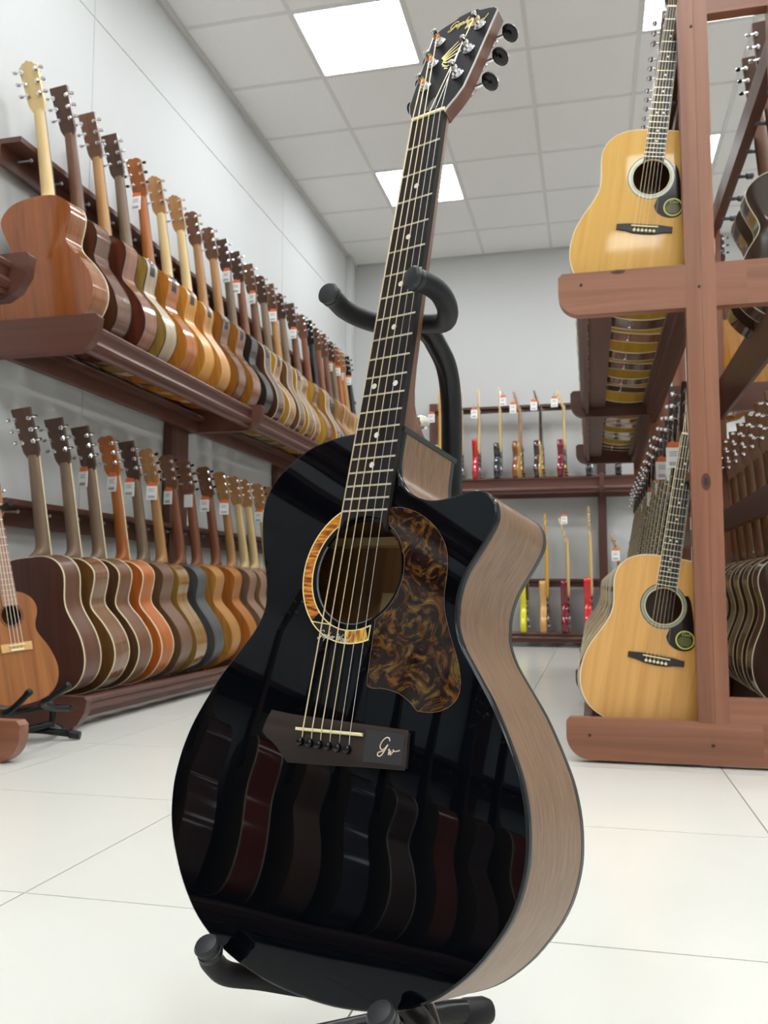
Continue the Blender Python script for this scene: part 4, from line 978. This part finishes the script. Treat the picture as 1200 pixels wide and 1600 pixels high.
def joined_strings():
    mb = MB()
    for i in range(6):
        x = -27+10.8*i; u, v = POST[i]
        mb.tube([(x, 0, 4.2), (-18+7.2*i, 650, 2.2), HP(u, v, 11)], 0.6, 4)
    return mb
def joined_frets():
    mb = MB()
    for n in range(1, 21):
        y = fret_y(n); w = fb_w(y)/2; mb.box(-w, w, y-1.1, y+1.1, -0.2, 1.1)
    return mb
SIDEC = [(120, 78, 56), (96, 60, 44), (148, 92, 50), (104, 64, 48), (84, 54, 42), (112, 84, 66), (92, 58, 44)]
GOLDT = wd((206, 160, 66), 0.9, 0.2, 0.5)
for i in range(1, 15):
    dy = 0.197*i + (0.06 if i > 6 else 0)
    c = SIDEC[i % 7]
    wrd = ('rosewood', 'dark mahogany', 'orange-brown', 'brown', 'dark brown', 'grey-brown', 'chestnut')[i % 7]
    acoustic(mat4(RU, (TU[0], TU[1]+dy, TU[2])), ('dread', 'audi')[i % 2], wd(c), wside(c, 0.8, 0.15, 0.5), REDN, wrd + ' sided gold-top acoustic guitar, ' + ORD[i] + ' back on upper right tier', 'acoustic guitars behind the upper natural one', 'square', HEADB, CREAM, True, None, False, GOLDT, False)
    g = acoustic(mat4(RLo, (TL[0], TL[1]+dy, TL[2])), ('dread', 'dread', 'audi')[i % 3], wd(c), wside(c, 0.8, 0.15, 0.5), REDN, wrd + ' sided acoustic guitar, ' + ORD[i] + ' back on lower right tier', 'acoustic guitars behind the lower natural one', 'square', HEADB, CREAM, True, None, False, TOPM, False, fbbind=True, board=EBONY)
    dress(g)
    if i in (1, 2, 3, 5, 7, 10):
        p_ = mat4(RLo, (TL[0], TL[1]+dy, TL[2])) @ Vector(((-0.005, -0.03, -0.012, -0.035, -0.02)[i % 5], 0.655-0.012*(i % 3), 0.03))
        price_tag(p_, random.uniform(-0.4, 0.2), 'white price tag with orange header on ' + ORD[i] + ' guitar of the lower right tier', 1.0)
# right-hand side of the rack: backs turned to the camera, necks leaning to the posts
DKB = (74, 52, 44)
for i in range(13):
    y = 3.02+0.19*i
    mwr = lean_frame((0.655, y, 0.592), -0.10, -0.04, 1)
    acoustic(mwr, 'dread', bodym(DKB, 1)[0], wside((82, 58, 50), 0.75, 0.12, 0.8), wd((128, 82, 48), 0.82, 0.25, 0.4), 'dark rosewood acoustic guitar turned away, ' + ORD[i] + ' on lower tier beyond the post', 'dark guitars on the far side of the right rack', 'square', wd((132, 86, 56), 0.9, 0.3), CREAM, True, None, False, None, False)
for i, (y, cc, ww, sc, hd, blk) in enumerate(((3.0, (72, 58, 50), 'dark brown', 1.0, 'square', 0), (3.2, (64, 50, 46), 'blackish brown', 1.0, 'square', 1), (4.25, (206, 142, 60), 'honey', 0.8, 'round', 1), (4.45, (198, 132, 56), 'amber', 0.8, 'round', 1), (4.65, (190, 124, 54), 'light orange', 0.8, 'round', 1))):
    mwr = lean_frame((0.655, y, 1.85 if sc == 1.0 else 1.73), -0.10, -0.04, 1) @ Matrix.Translation((0, 0.287, -0.06)) @ Matrix.Scale(sc, 4) @ Matrix.Translation((0, -0.287, 0.06))
    acoustic(mwr, 'audi', bodym(cc, 1)[0], wside(cc, 0.8, 0.12, 0.8), BROWN, ww + ' acoustic guitar turned away, ' + ORD[i] + ' on upper tier beyond the post', 'guitars on the far upper side of the right rack', hd, HEADDK, CREAM if i == 0 else None, True, BLACKBTN if blk else None, False, None, False)

# ------------------------------------------------------------------ electric guitars on the back wall
STRAT = [(0,-150),(60,-152),(110,-138),(146,-105),(156,-66),(146,-28),(120,8),(106,36),(110,70),(128,104),(140,136),(136,160),(122,168),(104,158),(82,130),(60,112),(34,112),(0,114),(-34,112),(-58,118),(-80,142),(-104,178),(-126,198),(-142,194),(-148,172),(-138,132),(-120,92),(-106,56),(-106,22),(-124,-14),(-146,-52),(-154,-90),(-138,-128),(-100,-150),(-50,-156)]
LPS = [(0,-160),(60,-158),(112,-142),(148,-108),(160,-66),(150,-24),(122,14),(102,44),(100,74),(116,104),(134,132),(136,156),(118,162),(92,140),(70,130),(40,150),(0,160),(-40,170),(-80,178),(-112,166),(-130,138),(-130,106),(-112,78),(-98,52),(-104,20),(-130,-14),(-154,-54),(-160,-92),(-142,-130),(-104,-152),(-55,-160)]
TELE = [(0,-158),(70,-156),(122,-138),(152,-100),(158,-58),(142,-16),(114,18),(102,46),(108,78),(126,108),(132,138),(116,152),(92,134),(60,118),(30,120),(0,124),(-40,128),(-76,152),(-108,162),(-130,146),(-136,116),(-122,84),(-104,54),(-106,20),(-130,-20),(-154,-62),(-156,-104),(-132,-140),(-80,-157)]
EO = {k: [(x, y) for x, y, _ in cat_rom([(x, y, 0) for x, y in v], 2, True)] for k, v in (('strat', STRAT), ('lp', LPS), ('tele', TELE))}
def e_body(k, th=44):
    p0 = EO[k]; i_ = offset(p0, -5); i2 = offset(p0, -1.5)
    def ring(pp, z): return [(x, y, z) for x, y in pp]
    return MB().loft([ring(i_, -th), ring(i2, -th+2), ring(p0, -th+6), ring(p0, -6), ring(i2, -2), ring(i_, 0)])
def e_head(inline):
    if inline: p_ = [(21, 478), (24, 490), (19, 505), (26, 520), (30, 640), (22, 662), (4, 668), (-14, 655), (-34, 628), (-38, 600), (-26, 505), (-21, 490), (-21, 478)]
    else: p_ = [(21, 452), (30, 470), (38, 500), (36, 600), (26, 625), (8, 618), (0, 624), (-8, 618), (-26, 625), (-36, 600), (-38, 500), (-30, 470), (-21, 452)]
    if inline: return MB().prism(p_, -8, 6)
    a = math.radians(15)
    return MB().prism(p_, -8, 6, lambda x, y, z: (x, 452+(y-452)*math.cos(a)+z*math.sin(a), z*math.cos(a)-(y-452)*math.sin(a)))
def e_neck():
    R_ = []
    for y, w, d_ in ((90, 28, 22), (140, 28, 20), (170, 27.5, 17), (300, 25, 17), (452, 21.5, 15), (480, 21, 14)):
        R_.append([(-w*math.cos(math.pi*i/8), y, 6-d_*math.sin(math.pi*i/8)**0.8) for i in range(9)])
    return MB().loft(R_)
def electric(loc, kind, body, topm, neck, headm, hw, label, group, inline=True, sc=1.0, lean=0.03, yaw=0.0, h0=156):
    y = Vector((-0.01, lean, 1)).normalized(); z = Vector((math.cos(yaw), math.sin(yaw), 0)); z = (z-y*z.dot(y)).normalized(); x = y.cross(z)
    mw = frame(x*sc, y*sc, z*sc, Vector(loc)) 
    root = empty('electric_guitar', mw); tag(root, label, 'guitar', group)
    OFF = (0, h0/1000, 0.022)
    def Q(nm, me, m, par=root):
        o = obj(nm, me, m, par)
        if par is root: o.location = OFF
        return o
    Q('body', cm(('ebody', kind), lambda: e_body(kind)), body)
    if topm: Q('carved_top', cm(('etop', kind), lambda: MB().loft([[(x_, y_, 0) for x_, y_ in offset(EO[kind], -1)], [(x_, y_, 5) for x_, y_ in offset(EO[kind], -3)], [(x_, y_, 12) for x_, y_ in offset(EO[kind], -28)]])), topm)
    z0 = 12 if topm else 0
    Q('neck', cm('eneck', e_neck), neck); Q('fretboard', cm('efb', lambda: MB().prism([(28, 96), (21, 480), (-21, 480), (-28, 96)], 6, 12)), neck if neck is not DKN else ROSEW)
    Q('headstock', cm(('ehead', inline), lambda: e_head(inline)), headm)
    if inline:
        for i in range(6):
            Q('tuner', cm(('etn', i), lambda: MB().ell((-27+i*-0.0-6, 515+i*21, -2), 9, 5, 6, 8, 5).tube([(-24, 515+i*21, 4), (-24, 515+i*21, 16)], 3, 6)), hw)
    else:
        a = math.radians(15)
        for s in (-1, 1):
            for i in range(3):
                yy = 490+i*40
                fy_ = lambda q, w: (452+(q-452)*math.cos(a), w-(q-452)*math.sin(a))
                Y_, Z_ = fy_(yy, -6)
                Q('tuner', cm(('etl', s, i), lambda: MB().ell((s*48, Y_, Z_), 9, 5, 6, 8, 5).tube([(s*26, Y_, Z_+8), (s*26, Y_, Z_+22)], 3, 6)), hw)
    for yy in (-6, 34, 72) if kind == 'strat' else (-4, 66):
        Q('pickup', cm(('epu', yy, z0), lambda: MB().box(-40, 40, yy-9, yy+9, z0-2, z0+7)), hw if topm else BLACKBTN)
    Q('bridge', cm(('ebr', z0), lambda: MB().box(-40, 40, -60, -38, z0-2, z0+12)), hw)
    for i in range(3):
        Q('control_knob', cm(('ekn', i, z0, kind), lambda: MB().lathe([(11, 0), (10, 14), (8, 16)], lambda x_, y_, h: (60+24*i*0.9+x_, -60-22*i+y_, z0+h), 10)), hw)
    Q('strings', cm(('estr', z0), lambda: MB().prism([(26, -45), (18, 480), (-18, 480), (-26, -45)], 15, 15.6) if False else estr(z0)), STRINGS)['kind'] = 'stuff'
    return root
def estr(z0):
    mb = MB()
    for i in range(6): mb.tube([(-25+10*i, -45, z0+14), (-17+6.8*i, 480, 14)], 0.8, 4)
    return mb
def paint(n, c): return mat('paint_'+n, c, 0.12, coat=0.6)
MAPLE = wd((228, 196, 134), 0.95, 0.3)
YN = wd((232, 176, 66), 0.95, 0.3)
RED, DKRED, BLACKP, YEL, LEM = paint('red', (190, 24, 36)), paint('crimson', (120, 14, 34)), paint('black', (26, 32, 36)), paint('yellow', (232, 190, 60)), paint('lemon', (232, 222, 40))
BRT = paint('bright_red', (214, 36, 30)); SUNB = wd((150, 86, 40), 0.8, 0.15, 0.6); GTOP = wd((222, 178, 84), 0.9, 0.15, 0.6); CHOC = paint('chocolate', (66, 38, 36))
ZU, ZL, YE = 1.385, 0.105, 7.375
gU, gL = 'electric guitars on the upper back rack', 'electric guitars on the lower back rack'
electric((-1.276, YE, ZU), 'tele', paint('cream', (220, 214, 170)), None, YN, YN, CHROME, 'electric guitar with yellow neck, left end of upper back row', gU)
electric((-1.085, YE, ZU), 'strat', paint('pale_green', (200, 204, 170)), None, MAPLE, MAPLE, CHROME, 'pale electric guitar hidden behind the stand tube, upper back row', gU)
electric((-0.935, YE, ZU), 'strat', RED, None, MAPLE, MAPLE, CHROME, 'bright red electric guitar with maple neck in upper back row', gU)
electric((-0.752, YE, ZU), 'tele', BLACKP, None, MAPLE, MAPLE, CHROME, 'black electric guitar with maple neck in upper back row', gU)
electric((-0.585, YE, ZU), 'lp', SUNB, GTOP, TAN, TAN, GOLDMETAL, 'brown electric guitar with carved gold top in upper back row', gU, False, 1.0, 0.03, -0.10)
electric((-0.410, YE, ZU), 'lp', CHOC, GTOP, DKN, HEADDK, GOLDMETAL, 'chocolate electric guitar with dark neck in upper back row', gU, False, 1.0, 0.03, -0.08)
electric((-0.215, YE, ZU), 'lp', DKRED, None, MAPLE, MAPLE, GOLDMETAL, 'crimson electric guitar with gold hardware in upper back row', gU, False, 1.0, 0.03, -0.1)
electric((0.0, YE, ZU), 'tele', BLACKP, None, MAPLE, MAPLE, CHROME, 'black electric guitar just left of the back post, below the brackets', gU)
electric((0.235, YE, ZU), 'strat', paint('jet', (20, 22, 24)), None, MAPLE, MAPLE, CHROME, 'black electric guitar just right of the back post, below the brackets', gU)
electric((-0.545, YE, ZL), 'strat', LEM, None, DKN, HEADDK, CHROME, 'lemon yellow electric guitar behind the black guitar edge, lower back row', gL, True, 1.1)
electric((-0.382, YE, ZL), 'strat', wd((224, 168, 96), 0.9, 0.15, 0.6), None, YN, YN, CHROME, 'natural wood bass guitar with yellow neck in lower back row', gL, True, 1.22)
electric((-0.210, YE, ZL), 'strat', DKRED, None, MAPLE, MAPLE, CHROME, 'crimson electric bass with white tag in lower back row', gL, False, 1.235)
electric((-0.025, YE, ZL), 'strat', BRT, None, MAPLE, MAPLE, CHROME, 'bright red electric bass in lower back row', gL, True, 1.29)
electric((0.205, YE, ZL), 'tele', paint('walnutp', (90, 60, 44)), None, TAN, TAN, CHROME, 'short electric guitar with white tag right of the back post', gL, False, 1.06)
for x, z, w in ((-1.315, 1.935, 'yellow neck'), (-0.945, 1.955, 'bright red'), (-0.70, 2.05, 'black'), (-0.615, 1.985, 'gold top'), (-0.44, 2.00, 'chocolate'), (-0.27, 2.02, 'crimson')):
    price_tag((x, 7.30, z+0.06), random.uniform(-0.2, 0.2), 'white price tag with orange header by the %s electric guitar, upper back row' % w, 1.15)
price_tag((-0.205, 7.30, 1.085), 0.1, 'narrow white price tag on the crimson electric bass in lower back row', 1.0)
price_tag((0.20, 7.28, 0.80), 0.0, 'white price tag with orange header right of the back post', 1.3)

# ------------------------------------------------------------------ ukulele and its stand at the left edge
UK = [(0,172),(24,171),(46,165),(66,152),(79,134),(84,114),(81,94),(74,76),(70,60),(71,44),(79,26),(93,4),(106,-22),(116,-50),(121,-78),(119,-104),(110,-128),(94,-148),(70,-163),(44,-171),(20,-174),(0,-175)]
OUT['uke'] = outline(smooth_half(UK, 2), smooth_half(UK, 2))
UKW = wood((122, 72, 34), (170, 108, 56), 'y', 0.35, 0.0, 0.7)
def ukulele():
    y = Vector((-0.25, 0.03, 1)).normalized(); z = Vector((0.95, -0.52, 0.10)); z = (z-y*z.dot(y)).normalized(); x = y.cross(z)
    mw = frame(x, y, z, (-1.70, 2.33, 0.328-0.03))
    root = empty('ukulele', mw); tag(root, 'mahogany baritone ukulele on a black stand at the left picture edge', 'ukulele')
    def Q(nm, mb, m, par=root, loc=None):
        o = obj(nm, mm(mb).mesh(nm) if isinstance(mb, MB) else mb, m, par); 
        if loc: o.location = loc
        return o
    pts = OUT['uke']; global HOLE
    h0 = HOLE; HOLE = (0, 98)
    Q('top', top_mesh(pts, 31, 2.0, -5), UKW)
    Q('rosette', MB().prism(arc_pts(33, 38, 0, 359, 40), -5, -3.9), mat('rosette_dark', (104, 60, 34), 0.4))
    HOLE = h0
    Q('side', side_mesh(pts, lambda a, b: -5, lambda a, b: -80), UKW); Q('back', MB().prism(pts, -81, -79.5), UKW)
    Q('neck', MB().loft([[(-w*math.cos(math.pi*i/8), yy, -5-d_*math.sin(math.pi*i/8)) for i in range(9)] for yy, w, d_ in ((172, 22, 60), (185, 21, 30), (200, 21, 17), (400, 18, 14))]), UKW)
    Q('fretboard', MB().prism([(24, 128), (18, 400), (-18, 400), (-24, 128)], -5, 0), wood((150, 112, 92), (176, 136, 112), 'y', 0.5))
    fm = mm(MB().box(-22, 22, -0.9, 0.9, -0.2, 0.9)).mesh('fret')
    for n in range(1, 19):
        yy = 510*2**(-n/12)-110
        if yy > 132: Q('fret', fm, FRETM, loc=(0, yy/1000, 0))
    Q('nut', MB().box(-18, 18, 400, 404, -5, 1.5), BONE)
    Q('headstock', MB().prism([(-18, 404), (18, 404), (30, 425), (32, 520), (20, 535), (0, 540), (-20, 535), (-32, 520), (-30, 425)], -18, -6), UKW)
    for s in (-1, 1):
        for yy in (450, 500): Q('tuner', MB().ell((s*44, yy, -16), 8, 6, 7, 8, 6).tube([(s*20, yy, -20), (s*40, yy, -16)], 2.5, 6).tube([(s*18, yy, -6), (s*18, yy, 6)], 3, 6), CHROME)
    Q('bridge', MB().prism([(48, -14), (48, 12), (-48, 12), (-48, -14)], -5, 0), wood((196, 150, 92), (214, 170, 110), 'x', 0.5))
    Q('saddle', MB().box(-25, 25, 3, 6.5, 0, 5), BONE); Q('string_block', MB().box(-20, 20, -12, -6, 0, 4), BONE)
    for i in range(4): Q('string', MB().tube([(-18+12*i, -8, 3), (-18+12*i, 5, 5.6), (-12+8*i, 402, 2.2), ((-18 if i < 2 else 18), (450 if i in (0, 3) else 500), 4)], 0.8, 5), PEARL)
ukulele()
us = empty('guitar_stand', Matrix.Translation((-1.62, 2.4, 0)))
tag(us, 'low black tubular stand with two prongs under the ukulele', 'stand')
UI = Matrix.Translation((1.62, -2.4, 0))
def UP(nm, path, rad, m, par=None):
    p_ = cat_rom([tuple(UI @ Vector(q)) for q in path], 5)
    return obj(nm, MB().tube(p_, rad, 12), m, par or us)
for pth in ([(-1.70, 2.46, 0.10), (-1.70, 2.36, 0.10), (-1.69, 2.27, 0.108), (-1.655, 2.25, 0.12), (-1.63, 2.25, 0.14), (-1.597, 2.25, 0.172)], [(-1.60, 2.46, 0.10), (-1.60, 2.38, 0.11), (-1.58, 2.30, 0.13), (-1.555, 2.26, 0.146), (-1.53, 2.25, 0.156), (-1.505, 2.25, 0.172), (-1.472, 2.25, 0.193)]):
    pr = UP('prong', pth, 0.0095, FOAM)
    e_ = UI @ Vector(pth[-1]); d_ = Vector((0.03, 0, 0.024)).normalized()*0.008
    obj('end_cap', MB().tube([e_-d_, e_, e_+d_, e_+d_*1.4], [0.0105, 0.0112, 0.0105, 0.005], 12), RUBBER, pr)
UP('column', [(-1.66, 2.46, 0.04), (-1.67, 2.47, 0.10), (-1.76, 2.47, 0.22), (-1.84, 2.46, 0.45), (-1.87, 2.44, 0.71)], 0.011, BLKPAINT)
UP('crossbar', [(-1.71, 2.46, 0.10), (-1.59, 2.46, 0.10)], 0.010, BLKPAINT)
hk = UP('neck_hook', [(-1.87, 2.44, 0.705), (-1.845, 2.41, 0.715), (-1.79, 2.36, 0.727), (-1.738, 2.325, 0.738)], 0.009, FOAM)
for pth in ([(-1.76, 2.435, 0.03), (-1.70, 2.45, 0.03), (-1.63, 2.468, 0.022), (-1.578, 2.483, 0.0145)], [(-1.66, 2.46, 0.05), (-1.70, 2.40, 0.04), (-1.76, 2.29, 0.018)], [(-1.66, 2.46, 0.05), (-1.68, 2.52, 0.03), (-1.70, 2.575, 0.016)]):
    lg = UP('leg', pth, 0.0105, BLKPAINT)
    a, b = UI @ Vector(pth[-2]), UI @ Vector(pth[-1]); d_ = (b-a).normalized()
    obj('rubber_foot', MB().tube([b-d_*0.03, b-d_*0.028, b+d_*0.005], [0.011, 0.0135, 0.0125], 12), RUBBER, lg)
